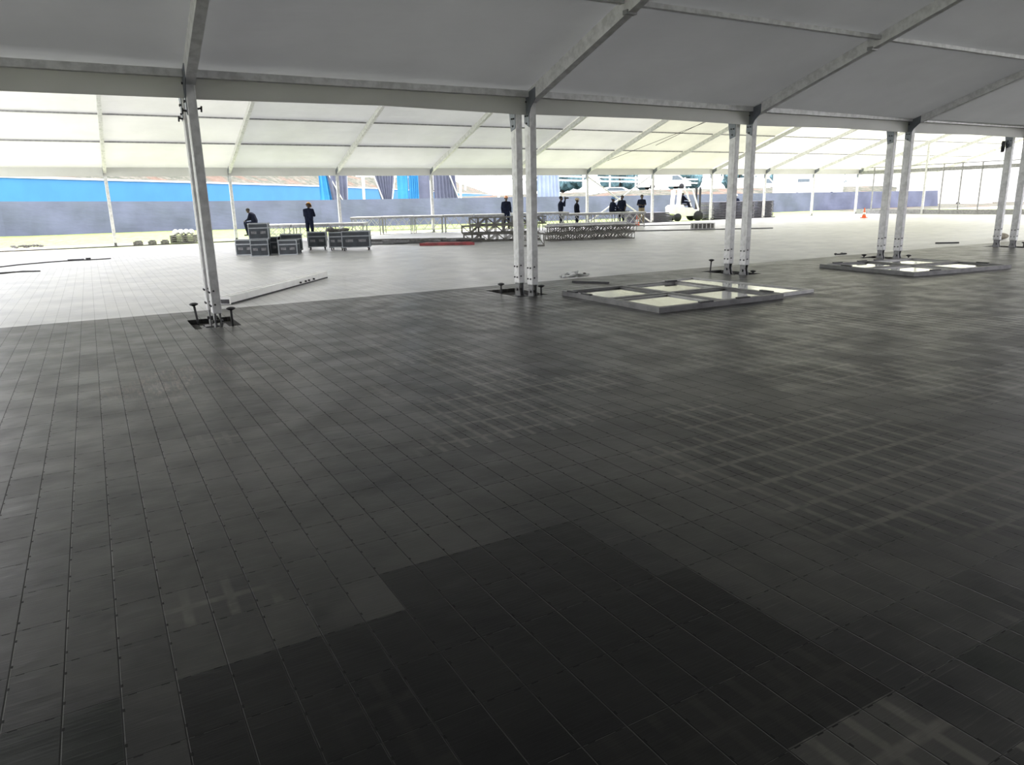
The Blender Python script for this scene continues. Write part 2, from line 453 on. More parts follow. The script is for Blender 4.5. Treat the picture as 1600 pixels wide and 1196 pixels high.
# valances
tops = [(NX0-1.5, 10.24)]+[p for p in NEAR]
g = MB()
for i, ((a, b), (c, d)) in enumerate(zip(tops, tops[1:])):
    lo = 2.88 if i else 2.84
    g.prism([(a, b+.02, 3.13), (c, d+.02, 3.13), (c, d+.02, 2.87-(.02 if i == 1 else 0)), ((a+c)/2, (b+d)/2+.02, lo+.01), (a, b+.02, 2.86)], (0, .012, 0))
tag(g.build('trim_1', M['valance']), kind='structure')
g = MB()
for a, b in zip(far_x, far_x[1:]):
    g.prism([(a, YF-.08, 3.31), (b, YF-.08, 3.31), (b, YF-.08, 2.94), ((a+b)/2, YF-.08, 2.92), (a, YF-.08, 2.94)], (0, .012, 0))
tag(g.build('trim_2', M['valance_far']), kind='structure')

# eave beams
def beam(name, label, cat, p0, p1, w, h, m, group=None, upv=(0, 0, 1)):
    c = (Vector(p0)+Vector(p1))/2
    g = MB(); g.bar(Vector(p0)-c, Vector(p1)-c, w, h, upv)
    L = (Vector(p1)-Vector(p0)).normalized()
    o = g.build(name, m, loc=c); return tag(o, label, cat, group)
sp = ['left edge of the photo', 'first near post pair', 'second near post pair', 'third near post pair', 'fourth near post pair', 'fifth near post pair', 'sixth near post pair', 'seventh near post pair']
for i in range(len(tops)-1):
    if i > 5: break
    (a, b), (c, d) = tops[i], tops[i+1]
    beam('eave_beam', f'worn aluminium eave beam over the grey valance, rightwards from the {sp[i]}', 'beam', (a+(.07 if i else 0), b-.03, 3.15), (c-.07, d-.03, 3.15), .10, .09, M['alu'], 'near eave beams')
for k in range(13):
    a, b = far_x[k], far_x[k+1]
    nb = 'left of the first far post' if k == 0 else f'rightwards from the {ORD[k-1]} far post'
    beam('eave_beam', f'thin far eave beam above the pale valance, {nb}', 'beam', (a+.08, YF-.02, 3.22), (b-.08, YF-.02, 3.22), .09, .07, M['alu_dark'], 'far eave beams')

# roof beams (rafters) and purlins
def rafterA(x, y, lab):
    t = empty('roof_beam', (x, y, EAVE), 0, lab, 'roof beam', 'roof beams of the near tent')
    g = MB(); g.bar((0, -.02, .0), (0, -2-y, (y+2)*SL), .12, .20, (0, 0, 1)); g.build('beam', M['alu'], t)
    g = MB(); g.bar((0, -2-y, (y+2)*SL), (0, -14.5-y, (y+2)*SL-12.5*SL), .12, .20, (0, 0, 1)); g.build('beam', M['alu'], t)
    for q in (2.45, 4.85):
        g = MB(); g.box((.0, -q, q*SL-.09), (.16, .09, .05)); g.build('purlin_clip', M['alu_dark'], t)
for i, (x, y) in enumerate([(NX0, 10.24)]+NEAR[:7]):
    rafterA(x, y, ('broad aluminium roof beam of the near tent, left outside the first post pair' if i == 0 else f'broad aluminium beam of the near roof rising from the {ORD[i-1]} post pair'))
nearx = [NX0]+[p[0] for p in NEAR[:7]]
for j, yy in enumerate((7.95, 5.5, 3.0)):
    for i, (a, b) in enumerate(zip(nearx, nearx[1:])):
        beam('roof_purlin', f'near roof purlin, {ORD[j]} from the eave, bay {"left" if i == 0 else "right"} of post pair {ORD[max(0, i-1)]}', 'purlin',
             (a+.07, yy, zA(yy)+.03), (b-.07, yy, zA(yy)+.03), .085, .06, M['alu'], 'near roof purlins')
for k, x in enumerate(far_x):
    t = empty('roof_beam', (x, YF, EAVE), 0, (f'grey roof beam of the bright tent rising from the {ORD[k-1]} far post' if 0 < k < 12 else ('roof beam of the bright tent beyond the left edge of the photo' if k == 0 else ('last roof beam at the open right end of the bright tent' if k == 13 else 'second to last roof beam at the right end of the bright tent'))), 'roof beam', 'roof beams of the bright tent')
    g = MB(); L = YF-RIDGE_Y
    g.bar((0, -.03, .04), (0, -L, .04+L*SL), .13, .19); g.build('beam', M['alu'], t)
    g = MB(); L2 = RIDGE_Y-11.1
    g.bar((0, -L, .04+L*SL), (0, -L-L2, .04+L*SL-L2*SL), .13, .19); g.build('beam', M['alu'], t)
for j, yy in enumerate((34.05, 31.65, 29.3, 26.3)):
    for k in range(13):
        a, b = far_x[k], far_x[k+1]
        nb = 'left of first far post' if k == 0 else f'right of {ORD[k-1]} far post'
        beam('roof_purlin', f'bright roof purlin, {ORD[j]} from the far eave, bay {nb}', 'purlin',
             (a+.07, yy, zB(yy)+.06), (b-.07, yy, zB(yy)+.06), .07, .055, M['alu_dark'], 'bright roof purlins')

# ------------------------------------------------------------------ near posts in pairs
def post(name, x, y, label, front, grp):
    t = empty(name, (x, y, -.06), 0, label, 'tent post', grp)
    H = EAVE+.02
    g = MB(); g.bevbox((0, 0, (H+.24)/2+.03), (.115, .17, H-.18), .008)
    g.box((-.0585, 0, (H+.3)/2), (.004, .05, H-.5)); g.build('profile', M['alu'], t)
    g = MB()
    g.prism([(-.11, -.10, 0), (.11, -.10, 0), (.11, -.10, .025), (-.11, -.10, .025)], (0, .2, 0))
    for s in (-1, 1):
        g.prism([(s*.035-.008, -.095, .02), (s*.035-.008, .095, .02), (s*.035-.008, .06, .16), (s*.035-.008, .08, .34), (s*.035-.008, -.08, .34), (s*.035-.008, -.06, .16)], (.016, 0, 0))
    g.tube((-.07, 0, .13), (.07, 0, .13), .022, n=10); g.build('foot', M['steel'], t)
    g = MB()
    for z in (.34, .52):
        for yy in (-.04, .045): g = MB(); g.tube((-.075, yy, z), (-.055, yy, z), .013, n=8); g.build('bolt', M['dark_metal'], t)
        g = MB(); g.tube((-.02, -.10, z+.02), (-.02, -.083, z+.02), .013, n=8); g.build('bolt', M['dark_metal'], t)
    sgn = -1 if front else 1
    g = MB(); z0 = H-.40
    for xx in (-.068,):
        g.prism([(xx, -.07, z0), (xx, .075, z0+.07), (xx, .075, H+.1), (xx, sgn*.07, H+.12), (xx, sgn*.26, H+.17), (xx, sgn*.26, H+.0), (xx, sgn*.12, H-.12), (xx, -.07, H-.2)] if front else
                [(xx, -.07, z0+.02), (xx, .07, z0-.02), (xx, .12, H-.12), (xx, .42, H+.05), (xx, .42, H+.26), (xx, -.07, H+.1)], (.010, 0, 0))
    g.build('knee_plate', M['plate'], t, label='darker grey knee plate')
    for z, yy in ((z0+.06, 0), (z0+.17, .03), (z0+.17, -.03), (H-.02, 0)):
        g = MB(); g.tube((-.085, yy, z), (-.066, yy, z), .014, n=8); g.build('bolt', M['dark_metal'], t)
    return t
for i, (x, y) in enumerate(NEAR[:5]):
    w = ['leftmost', 'second', 'third', 'fourth', 'rightmost'][i]
    post('tent_post', x, y, f'worn aluminium tent post, nearer post of the {w} pair', True, 'near tent posts')
    post('tent_post', x-.01, y+(.42 if i else .40), f'worn aluminium tent post, farther post of the {w} pair', False, 'near tent posts')
for i, (x, y) in enumerate(NEAR[5:]):
    post('tent_post', x, y, f'aluminium tent post off to the right, past the rightmost pair', True, 'near tent posts')
post('tent_post', NX0, 10.24, 'aluminium tent post off to the left, outside the photo edge', True, 'near tent posts')

# clamp handles on the first pair
for n, (x, y, z) in enumerate(((1.365, 10.24, 2.74), (1.237, 10.66, 2.66), (1.245, 10.25, 2.71))):
    g = MB(); g.tube((0, 0, 0), ((.05 if n == 0 else -.05), 0, .01), .012, n=8); g.tube((.05 if n == 0 else -.05, -.02, .03), (.05 if n == 0 else -.05, .02, -.03), .011, n=8)
    tag(g.build('clamp_bolt', M['dark_metal'], loc=(x, y, z)), ['small dark clamp bolt on the right side of the leftmost near post', 'small dark clamp bolt on the rear member of the leftmost pair', 'small dark clamp bolt on the left side of the leftmost near post'][n], 'bolt')

# ground stakes with mushroom heads, standing in the pits
def stake(x, y, h, lean, lab):
    g = MB(); tx = lean
    g.tube((0, 0, 0), (tx, 0, h), .016, .016, 10)
    o = g.build('ground_stake', M['dark_metal'], loc=(x, y, -.06)); tag(o, lab, 'stake', 'ground stakes by the post feet')
    g = MB(); g.lathe((tx, 0, h), [(.018, -.03), (.055, -.012), (.062, .0), (.04, .014), (.008, .02)], 14); g.build('head', M['dark_metal'], o, True)
for x, y, h, l, lab in ((1.14, 10.98, .30, -.03, 'dark mushroom headed stake left of the leftmost post pair'), (1.50, 10.34, .28, 0, 'dark mushroom headed stake right of the leftmost post pair'),
                        (6.09, 11.10, .20, 0, 'dark short stake left of the second post pair'), (6.49, 10.42, .20, 0, 'dark mushroom headed stake right of the second post pair'),
                        (11.26, 11.32, .30, .03, 'tall dark stake with a flat head left of the third post pair'), (11.60, 10.46, .11, 0, 'stub of a dark stake right of the third post pair'),
                        (16.50, 11.4, .12, 0, 'short dark stake left of the fourth post pair'), (16.92, 10.52, .13, 0, 'short dark stake right of the fourth post pair'),
                        (22.32, 10.62, .18, 0, 'dark stake right of the rightmost post pair')):
    stake(x, y, h, l, lab)
# base plates in the pits
for i, (x, y) in enumerate(NEAR[:5]):
    g = MB(); g.box((0, 0, .006), (.34, .70, .012)); 
    for a in (-.12, .12):
        for b in (-.28, .28): g.tube((a, b, .012), (a, b, .03), .014, n=6)
    tag(g.build('base_plate', M['steel'], loc=(x+.0, y+.2, -.063)), f'steel base plate in the pit under the {["leftmost","second","third","fourth","rightmost"][i]} post pair', 'base plate', 'base plates')

# ------------------------------------------------------------------ far posts
def far_post(x, lab):
    t = empty('tent_post', (x, YF, -.06), 0, lab, 'tent post', 'far tent posts')
    g = MB(); g.bevbox((0, 0, 1.60), (.13, .15, 3.06), .008); g.build('profile', M['alu'], t)
    g = MB(); g.box((0, 0, .05), (.26, .24, .03)); g.box((0, 0, .12), (.10, .18, .14)); g.build('foot', M['steel'], t)
    g = MB()
    g.prism([(-.075, -.02, 2.72), (-.075, .08, 2.80), (-.075, .08, 3.2), (-.075, -.45, 3.42), (-.075, -.45, 3.22), (-.075, -.08, 3.02)], (.01, 0, 0))
    g.build('knee_plate', M['plate'], t)
for k in range(11):
    far_post(FX0+FB*k, f'slim pale tent post, {ORD[k]} from the left in the far row')
far_post(FX0-FB, 'slim pale tent post of the far row beyond the left edge')
# dark ground rail along the far row
beam('ground_rail', 'thin dark rail on the grass joining the feet of the far posts', 'rail', (-6, YF, -.03), (28, YF, -.03), .05, .05, M['dark_metal'])
# crossed braces between the sixth and the seventh far post
xa, xb = FX0+FB*5, FX0+FB*6
for nm, p0, p1, lab in (('a', (xa+.1, YF+.1, 2.85), (xb-.05, YF+.1, .05), 'slanting grey brace tube falling rightwards between two far posts'), ('b', (xb-.1, YF+.2, 2.85), (xa+.05, YF+.2, .05), 'slanting pale brace tube falling leftwards between two far posts')):
    c = (Vector(p0)+Vector(p1))/2; g = MB(); g.tube(Vector(p0)-c, Vector(p1)-c, .045, n=10)
    tag(g.build('brace_tube', M['alu'], loc=c), lab, 'brace')
# thin crossing roof cables in the same bay
for p0, p1, lab in (((xa, 36.4, 0), (xb, 26.0, 0), 'thin dark roof cable running up rightwards under the bright roof'), ((xa+3.9, 26.0, 0), (xa+2.2, 33.2, 0), 'thin dark roof cable crossing the other one under the bright roof')):
    a = Vector((p0[0], p0[1], zB(p0[1])+.03)); b = Vector((p1[0], p1[1], zB(p1[1])+.03)); c = (a+b)/2
    g = MB(); g.tube(a-c, b-c, .012, n=5); tag(g.build('roof_cable', M['dark_metal'], loc=c), lab, 'cable')

# ------------------------------------------------------------------ right gable framing
GX = FX0+FB*10
gt = empty('gable_frame', (GX, 30, -.06), 0, 'aluminium gable wall framing of slim mullions between two wide rails at the right end', 'frame')
g = MB(); g.bar((0, 6.6, 3.08), (0, -17, 3.08), .08, .24); g.build('rail', M['alu_dark'], gt)
g = MB(); g.bar((0, 6.6, 3.42), (0, -17, 3.42), .05, .06); g.build('rail', M['alu_dark'], gt)
g = MB(); g.bar((0, 6.6, .20), (0, -17, .20), .10, .34); g.build('rail', M['alu_dark'], gt)
g = MB(); g.bar((-.02, 6.6, .02), (-.02, -17, .02), .16, .05); g.build('sill', M['alu_dark'], gt)
for yy in (5.4, 4.1, .2, -1.05, -2.35, -3.65, -4.95, -6.3, -7.6, -8.9, -10.2):
    g = MB(); g.box((-.03, yy, 1.75), (.07, .07, 3.4)); g.build('mullion', M['alu_dark'], gt)
g = MB(); g.box((-.06, 1.4, 2.4), (.13, .13, 4.8)); g.build('gable_post', M['alu'], gt)
g = MB(); g.box((-.06, -6.2, 3.5), (.13, .13, 7.0)); g.build('gable_post', M['alu'], gt)
# ------------------------------------------------------------------ floodlight at the last pair
t = empty('floodlight', (22.0, 11.35, 2.83), .5, 'small grey floodlight hanging from the eave at the rightmost post pair', 'light')
g = MB(); g.bevbox((0, 0, -.14), (.24, .08, .20), .01, rot=Matrix.Rotation(.7, 3, 'Y')); g.build('housing', M['dark_metal'], t)
g = MB(); g.box((0, -.045, -.14), (.19, .01, .15), rot=Matrix.Rotation(.7, 3, 'Y')); g.build('lens', M['lamp_glass'], t)
g = MB(); g.bar((-.1, 0, 0), (.06, 0, -.1), .03, .012); g.build('bracket', M['alu_dark'], t)

# ------------------------------------------------------------------ glazed frames lying on the floor
def glazed(name, loc, rz, w, d, nx, ny, lab, m, prof=.085, h=.075, clips=()):
    t = empty(name, loc, rz, lab, 'window frame')
    g = MB()
    g.box((0, -d/2+prof/2, h/2), (w, prof, h)); g.box((0, d/2-prof/2, h/2), (w, prof, h))
    g.box((-w/2+prof/2, 0, h/2), (prof, d-2*prof, h)); g.box((w/2-prof/2, 0, h/2), (prof, d-2*prof, h))
    g.build('outer_frame', m, t)
    g = MB()
    for i in range(1, nx): g.box((-w/2+w*i/nx, 0, h/2), (prof*1.1, d-2*prof, h*.94))
    for j in range(1, ny): g.box((0, -d/2+d*j/ny, h/2+.001), (w-2*prof, prof*1.1, h*.92))
    if nx > 1 or ny > 1: g.build('glazing_bar', m, t)
    cw, cd = w/nx, d/ny
    for i in range(nx):
        for j in range(ny):
            cx, cy = -w/2+cw*(i+.5), -d/2+cd*(j+.5)
            s = MB(); a, b2, e = cw-prof*1.9, cd-prof*1.9, .045
            s.box((cx, cy-b2/2+e/2, h*.5), (a, e, h*.7)); s.box((cx, cy+b2/2-e/2, h*.5), (a, e, h*.7))
            s.box((cx-a/2+e/2, cy, h*.5), (e, b2-2*e, h*.7)); s.box((cx+a/2-e/2, cy, h*.5), (e, b2-2*e, h*.7))
            so = s.build('sash', M['frame_pale'] if (i+j) % 2 == 0 else M['frame_metal'], t)
            s = MB(); s.box((cx, cy, h*.55), (a-2*e+.01, b2-2*e+.01, .006)); s.build('pane', M['glass'], so)
    for cx, cy, r in clips:
        s = MB(); s.box((cx, cy, h+.010), (.24, .06, .020), rz=r); s.build('bracket', M['dark_metal'], t)
    return t
glazed('window_frame', (7.87, 8.80, .0), -.015, 2.44, 2.46, 2, 2, 'dark framed four pane window lying flat on the dark tiles near the second post pair', M['frame_metal'],
       clips=((-.35, -1.21, 0), (.38, -1.21, 0), (1.05, 1.15, 0), (-1.2, .55, PI/2), (-1.2, .95, PI/2), (1.21, -.9, PI/2)))
glazed('window_frame', (9.56, 9.05, .0), .06, .80, 2.62, 1, 1, 'narrow pale framed glass panel lying beside the larger four pane frame', M['frame_pale'], .05, .05)
glazed('window_frame', (14.80, 9.10, .0), -.12, 2.75, 2.30, 2, 2, 'dark framed four pane window lying flat by the fourth post pair', M['frame_metal'],
       clips=((-.2, 1.1, 0), (.3, 1.1, 0), (1.30, -.6, PI/2), (-1.30, .5, PI/2), (-.9, 1.12, 0), (-.75, -1.1, 0)))

# ------------------------------------------------------------------ loose things on the floors
p0, p1 = Vector((1.74, 12.52, .055)), Vector((4.27, 15.85, .055)); c = (p0+p1)/2
t = empty('aluminium_beam', (c.x, c.y, 0), 0, 'long pale aluminium beam lying on the white tiles behind the leftmost post pair', 'beam')
d = (p1-p0)/2
g = MB(); g.bar(-d+Vector((0, 0, .07)), d+Vector((0, 0, .07)), .20, .12); sd_ = d.normalized().cross(Vector((0, 0, 1)))
for s in (-.06, .06): g.bar(-d+sd_*s+Vector((0, 0, .135)), d+sd_*s+Vector((0, 0, .135)), .03, .012)
g.build('profile', M['white_paint'], t)
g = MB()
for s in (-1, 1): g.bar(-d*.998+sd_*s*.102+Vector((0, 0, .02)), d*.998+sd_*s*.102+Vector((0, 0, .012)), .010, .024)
g.build('shadow_strip', M['dark_metal'], t)  # dark strip added for the shadow along the beam's foot, no real channel
g = MB(); g.bar(-d*1.003+Vector((0, 0, .055)), -d*.985+Vector((0, 0, .055)), .15, .07); g.build('end_opening', M['dark_metal'], t)
for q in (.30, .42, .5, .62):
    g = MB(); g.tube(d*q+sd_*.105+Vector((0, 0, .06)), d*q+sd_*.14+Vector((0, 0, .06)), .018, n=8); g.build('bolt', M['dark_metal'], t); g = MB(); g.tube(d*q-sd_*.105+Vector((0, 0, .08)), d*q-sd_*.14+Vector((0, 0, .08)), .018, n=8); g.build('bolt', M['dark_metal'], t)
def stick(name, lab, a, b, w, h, m, cat='bar', group=None):
    a, b = Vector((*a, 0)), Vector((*b, 0)); c = (a+b)/2
    g = MB(); g.bar(a-c+Vector((0, 0, h/2)), b-c+Vector((0, 0, h/2)), w, h); return tag(g.build(name, m, loc=c), lab, cat, group)
stick('metal_strip', 'short dark metal strip on the dark tiles behind the four pane frame', (7.90, 11.55), (8.30, 10.92), .04, .03, M['dark_metal'])
stick('metal_strip', 'dark bar lying on the white tiles between the fourth and fifth pairs', (22.2, 13.0), (22.75, 12.62), .05, .04, M['dark_metal'])
stick('metal_strip', 'long dark bar on the bright floor left of the orange cone', (22.0, 27.8), (28.0, 24.2), .06, .05, M['frame_metal'])
stick('metal_strip', 'long dark bar on the bright floor just in front of the orange cone', (25.5, 33.4), (30.0, 30.8), .06, .05, M['frame_metal'])
g = MB(); pts = []
for k in range(60): pts.append(Vector((random.gauss(0, .2), random.gauss(0, .10), abs(random.gauss(.03, .035))+.008)))
for k in range(0, 57, 3): g.add([pts[k], pts[k+1], pts[k+2]], [(0, 1, 2)])
for k in range(9): g.ball((random.gauss(0, .22), random.gauss(0, .08), .025), .035, 1, (1.4, 1, .8), .3)
tag(g.build('plastic_wrapping', M['plastic_clear'], loc=(8.58, 12.45, 0)), 'crumpled clear plastic wrapping on the white tiles by the dark edge', 'litter')
g = MB()
for k in range(5): g.ball((random.gauss(0, .14), random.gauss(0, .05), .03), .03, 1, (1.4, 1, .8), .3)
tag(g.build('stone', M['concrete'], loc=(8.6, 12.5, 0)), 'small dark scraps in the crumpled plastic wrapping', 'litter', kind=None)
g = MB(); g.path([(-.2, .05, .02), (-.05, 0, .02), (.05, .02, .02), (.15, -.03, .025), (.22, .06, .02), (.12, .1, .02)], .016)
for s in (-.2, .05): g.ball((s, .03, .03), .035, 1, (1.5, 1, .8))
tag(g.build('cable_connector', M['dark_metal'], loc=(16.8, 12.25, 0)), 'dark connector with a bit of cable left of the fourth post pair', 'cable')
g = MB(); g.ball((0, 0, .05), .25, 3, (1.1, .8, .40), .03)
tag(g.build('sack', M['sack'], smooth_=True, loc=(25.32, 12.75, .05)), 'low brownish sack slumped behind the rightmost post pair', 'sack')
def cable(lab, pts, r=.016):
    g = MB(); g.path([Vector((x, y, r)) for x, y in pts], r, 6); return tag(g.build('cable', M['rubber']), lab, 'cable')
cable('thin dark cable on the bright floor left of the first post pair, tool on it', [(-2.9, 24.9), (-2.0, 26.2), (-1.2, 26.8), (-.6, 27.0), (.1, 26.9), (.45, 27.0)])
cable('dark cable lying at the left edge of the white floor', [(-3.4, 21.6), (-2.4, 22.6), (-1.7, 23.2), (-1.3, 22.9), (-1.9, 23.1), (-2.3, 23.0)])
g = MB(); g.bar((-.45, .05, .03), (.0, 0, .03), .06, .05); g.bar((.05, 0, .04), (.18, .02, .04), .09, .07)
tag(g.build('hand_tool', M['dark_metal'], loc=(-.3, 26.95, 0)), 'dark hand tool lying on the cable on the bright floor', 'tool')

# stacks at the left on the grass
for n, (x, y, w, lab) in enumerate(((1.85, 38.5, .42, 'low grey concrete block on the grass, left of three'), (2.45, 38.5, .36, 'low grey concrete block on the grass, middle of three'), (2.98, 38.4, .36, 'low pale concrete block on the grass, right of three'))):
    g = MB(); g.bevbox((0, 0, .07), (w, .3, .14), .015); g.bevbox((.02, .0, .165), (w*.7, .22, .05), .01)
    tag(g.build('concrete_block', M['concrete'], loc=(x, y, -.07), ), lab, 'block')
t = empty('pallet', (3.9, 38.9, -.07), -.3, 'dark timber pallet on the grass under white bags behind the leftmost post', 'pallet')
for z in (.03, .12, .21, .30):
    g = MB(); 
    for yy in (-.35, 0, .35): g.box((0, yy, z), (1.1, .16, .05))
    for xx in (-.5, 0, .5): g.box((xx, 0, z+.04), (.12, .85, .03))
    g.build('boards', M['concrete'], t)
for k, xx in enumerate((-.36, -.12, .12, .36)):
    g = MB(); g.ball((0, 0, 0), .15, 2, (.9, 2.2, .95), .05)
    o = tag(g.build('white_bag', M['bag_white'], smooth_=True, loc=(3.9+xx*.95, 38.9-xx*.3, .42)), f'{["leftmost","second","third","rightmost"][k]} of the white bags on the dark pallet', 'bag', 'white bags on the pallet')
g = MB()
for k in range(9): g.ball((-3.1+k*.13, 39.5+random.uniform(-.1, .1), random.uniform(.0, .06)), .09, 1, (1.5, 1, .7), .3)
tag(g.build('rubble_heap', M['concrete']), 'low line of grey rubble on the grass at the left edge', 'rubble', kind='stuff')

# ------------------------------------------------------------------ flight cases
def flight_case(x, y, z, w, d, h, rz, lab, casters=True, lid=.3, vertical=False):
    cz = .11 if casters else 0
    t = empty('flight_case', (x, y, z), rz, lab, 'flight case', 'flight cases')
    g = MB(); g.box((0, 0, cz+h/2), (w-.012, d-.012, h-.012)); g.build('panels', M['case_black'], t)
    g = MB(); e = .028
    for sx in (-1, 1):
        for sy in (-1, 1): g.box((sx*(w-e)/2, sy*(d-e)/2, cz+h/2), (e, e, h))
        for q in (0, 1): g.box((sx*(w-e)/2, 0, cz+e/2+q*(h-e)), (e, d, e))
    for sy in (-1, 1):
        for q in (0, 1): g.box((0, sy*(d-e)/2, cz+e/2+q*(h-e)), (w, e, e))
    lz = cz+h*(1-lid)
    g.box((0, 0, lz), (w+.004, d+.004, .035)); g.build('edging', M['case_edge'], t, label='pale aluminium edging')
    g = MB()
    for sx in (-1, 1):
        for sy in (-1, 1):
            for q in (0, 1): g.ball((sx*(w/2-.02), sy*(d/2-.02), cz+.02+q*(h-.04)), .034, 1)
    g.build('corners', M['case_edge'], t)
    for sx in (-.23, .23):
        g = MB(); g.box((sx*w, -d/2-.003, cz+h*.42), (w*.26, .012, h*.16)); g.build('handle', M['steel'], t)
    if casters:
        for sx in (-1, 1):
            for sy in (-1, 1):
                g = MB(); g.box((sx*(w/2-.07), sy*(d/2-.07), .10), (.07, .07, .02)); g.tube((sx*(w/2-.07)-.015, sy*(d/2-.07), .048), (sx*(w/2-.07)+.015, sy*(d/2-.07), .048), .048, n=12)
                g.build('caster', M['rubber'], t)
    return t
R0 = -.42
flight_case(4.68, 24.55, 0, .56, .55, .52, R0+.1, 'black flight case at the front left, carrying another case on top', False)
flight_case(4.72, 24.72, .525, .62, .50, .50, R0+.12, 'black flight case stacked on top at the left of the group', False)
flight_case(4.42, 25.50, 0, .60, .50, .50, R0, 'black flight case at the back left under the stacked one', False)
flight_case(5.18, 25.15, 0, .46, .45, .56, R0, 'narrow dark flight case with a rounded pale edging, second from left', False)
flight_case(5.55, 24.40, 0, .60, .50, .48, R0, 'low black flight case in front, middle of the left group', False)
flight_case(5.80, 25.10, 0, .70, .55, .52, R0+.2, 'taller dark flight case on casters behind the low front one', True)
flight_case(6.95, 26.15, 0, .64, .60, .52, R0+.12, 'flight case on casters left of the widest case, below the yellow helmet', True)
flight_case(7.42, 25.30, 0, .50, .62, .52, R0, 'dark flight case on casters wedged behind the widest case', True)
flight_case(7.92, 24.70, 0, .95, .62, .55, R0+.02, 'widest black flight case on casters at the right end of the group', True)
g = MB()
for k in range(7): g.ball((random.uniform(-.3, .3), random.uniform(-.12, .12), .05+random.uniform(0, .05)), .10, 2, (1.6, 1, .6), .06)
tag(g.build('folded_tarpaulin', M['concrete'], smooth_=True, loc=(7.45, 25.25, .63)), 'dark folded tarpaulin lying on the cases at the right', 'tarpaulin')

# ------------------------------------------------------------------ stage decks
def stage_deck(x, y, z, w, d, rz, lab, m='deck_white', scissor=True):
    t = empty('stage_deck', (x, y, 0), rz, lab, 'stage deck', 'stage decks')
    g = MB(); g.box((0, 0, z-.015), (w, d, .03)); g.build('deck_top', M[m], t)
    g = MB()
    for s in (-1, 1): g.box((0, s*(d/2-.02), z-.075), (w, .04, .09)); g.box((s*(w/2-.02), 0, z-.075), (.04, d-.08, .09))
    g.build('deck_frame', M['alu_dark'], t)
    for sx in (-1, 1):
        for sy in (-1, 1):
            g = MB(); g.tube((sx*(w/2-.07), sy*(d/2-.07), 0), (sx*(w/2-.07), sy*(d/2-.07), z-.1), .026, n=8); g.build('leg', M['alu_dark'], t)
    if scissor:
        g = MB()
        for sy in (-1, 1):
            yy = sy*(d/2-.07)
            n = 3
            for k in range(n):
                x0 = -w/2+.1+(w-.2)*k/n; x1 = -w/2+.1+(w-.2)*(k+1)/n
                g.tube((x0, yy, .2), (x1, yy, z-.12), .013, n=5); g.tube((x1, yy, .2), (x0, yy, z-.12), .013, n=5)
            g.tube((-w/2+.07, yy, .2), (w/2-.07, yy, .2), .014, n=5)
        g.build('bracing', M['alu'], t)
    return t
first = None
for k in range(3):
    stage_deck(7.35+1.45*k, 34.4-.72*k, .74, 1.58, 1.5, -.45, f'white topped low stage deck behind the flight cases, {ORD[k]} from the left', 'deck_white')
stage_deck(7.75, 37.4, .68, 1.6, 1.3, -.45, 'white topped stage deck with a person in black sitting on its end')
for k in range(5):
    stage_deck(12.6+1.42*k, 37.3-.72*k, .90+.008*(k % 2), 1.56, 1.2, -.46, f'high white topped stage deck on braced legs, {ORD[k]} from the left', 'deck_white')
for k in range(2):
    stage_deck(19.95+1.36*k, 33.5-.58*k, .92, 1.45, 1.2, -.40, f'white stage deck behind the lattice trusses, {ORD[k]} from the left', 'deck_white')
for k in range(3):
    stage_deck(22.7+1.38*k, 32.75-.5*k, .83, 1.45, 1.2, -.35, f'white stage deck where people sit, {ORD[k]} from the left', 'deck_white')

# ------------------------------------------------------------------ lattice trusses
def truss_mesh(L, w, h, n, r=.02):
    g = MB()
    for sy in (-1, 1):
        for sz in (0, 1): g.tube((-L/2, sy*w/2, r+sz*(h-2*r)), (L/2, sy*w/2, r+sz*(h-2*r)), r, n=6)
    c = MB()
    for k in range(n+1):
        x = -L/2+L*k/n
        for sy in (-1, 1): c.tube((x, sy*w/2, r), (x, sy*w/2, h-r), r*.6, n=5)
        for sz in (0, 1): c.tube((x, -w/2, r+sz*(h-2*r)), (x, w/2, r+sz*(h-2*r)), r*.6, n=5)
        if k < n:
            x2 = -L/2+L*(k+1)/n
            a, b = ((x, x2) if k % 2 else (x2, x))
            for sy in (-1, 1): c.tube((a, sy*w/2, r), (b, sy*w/2, h-r), r*.6, n=5)
            c.tube((a, -w/2, h-r), (b, w/2, h-r), r*.6, n=5)
    return g, c
def truss(x, y, z, L, w, h, n, rz, lab, grp):
    t = empty('lattice_truss', (x, y, z), rz, lab, 'truss', grp)
    g, c = truss_mesh(L, w, h, n); g.build('chords', M['truss'], t); c.build('lattice', M['truss'], t); return t
tr0 = None
rows3 = ['bottom', 'middle', 'top']
for j in range(3):
    for k in range(3):
        lab = f'grey lattice truss in the left pile, {rows3[j]} layer, {["front","middle","rear"][k]} row'
        if tr0 is None: tr0 = truss(14.3, 25.6, 0, 3.0, .30, .31, 9, -.40, lab, 'left pile of lattice trusses'); o = tr0
        else:
            o = copy_tree(tr0); o['label'] = lab
        o.location = (14.1+.16*k+.14*j-.22*(j == 1), 25.5+.36*k, .315*j)
tr1 = None
for j in range(2):
    for k in range(3):
        lab = f'lattice truss in the right front pile, {"bottom" if j == 0 else "top"} layer, {["front","middle","rear"][k]} row'
        if tr1 is None: tr1 = truss(16.9, 23.3, 0, 3.5, .24, .27, 12, -.24, lab, 'right pile of lattice trusses'); o = tr1
        else: o = copy_tree(tr1); o['label'] = lab
        o.location = (16.9+.10*k+.08*j, 23.35+.34*k, .275*j)
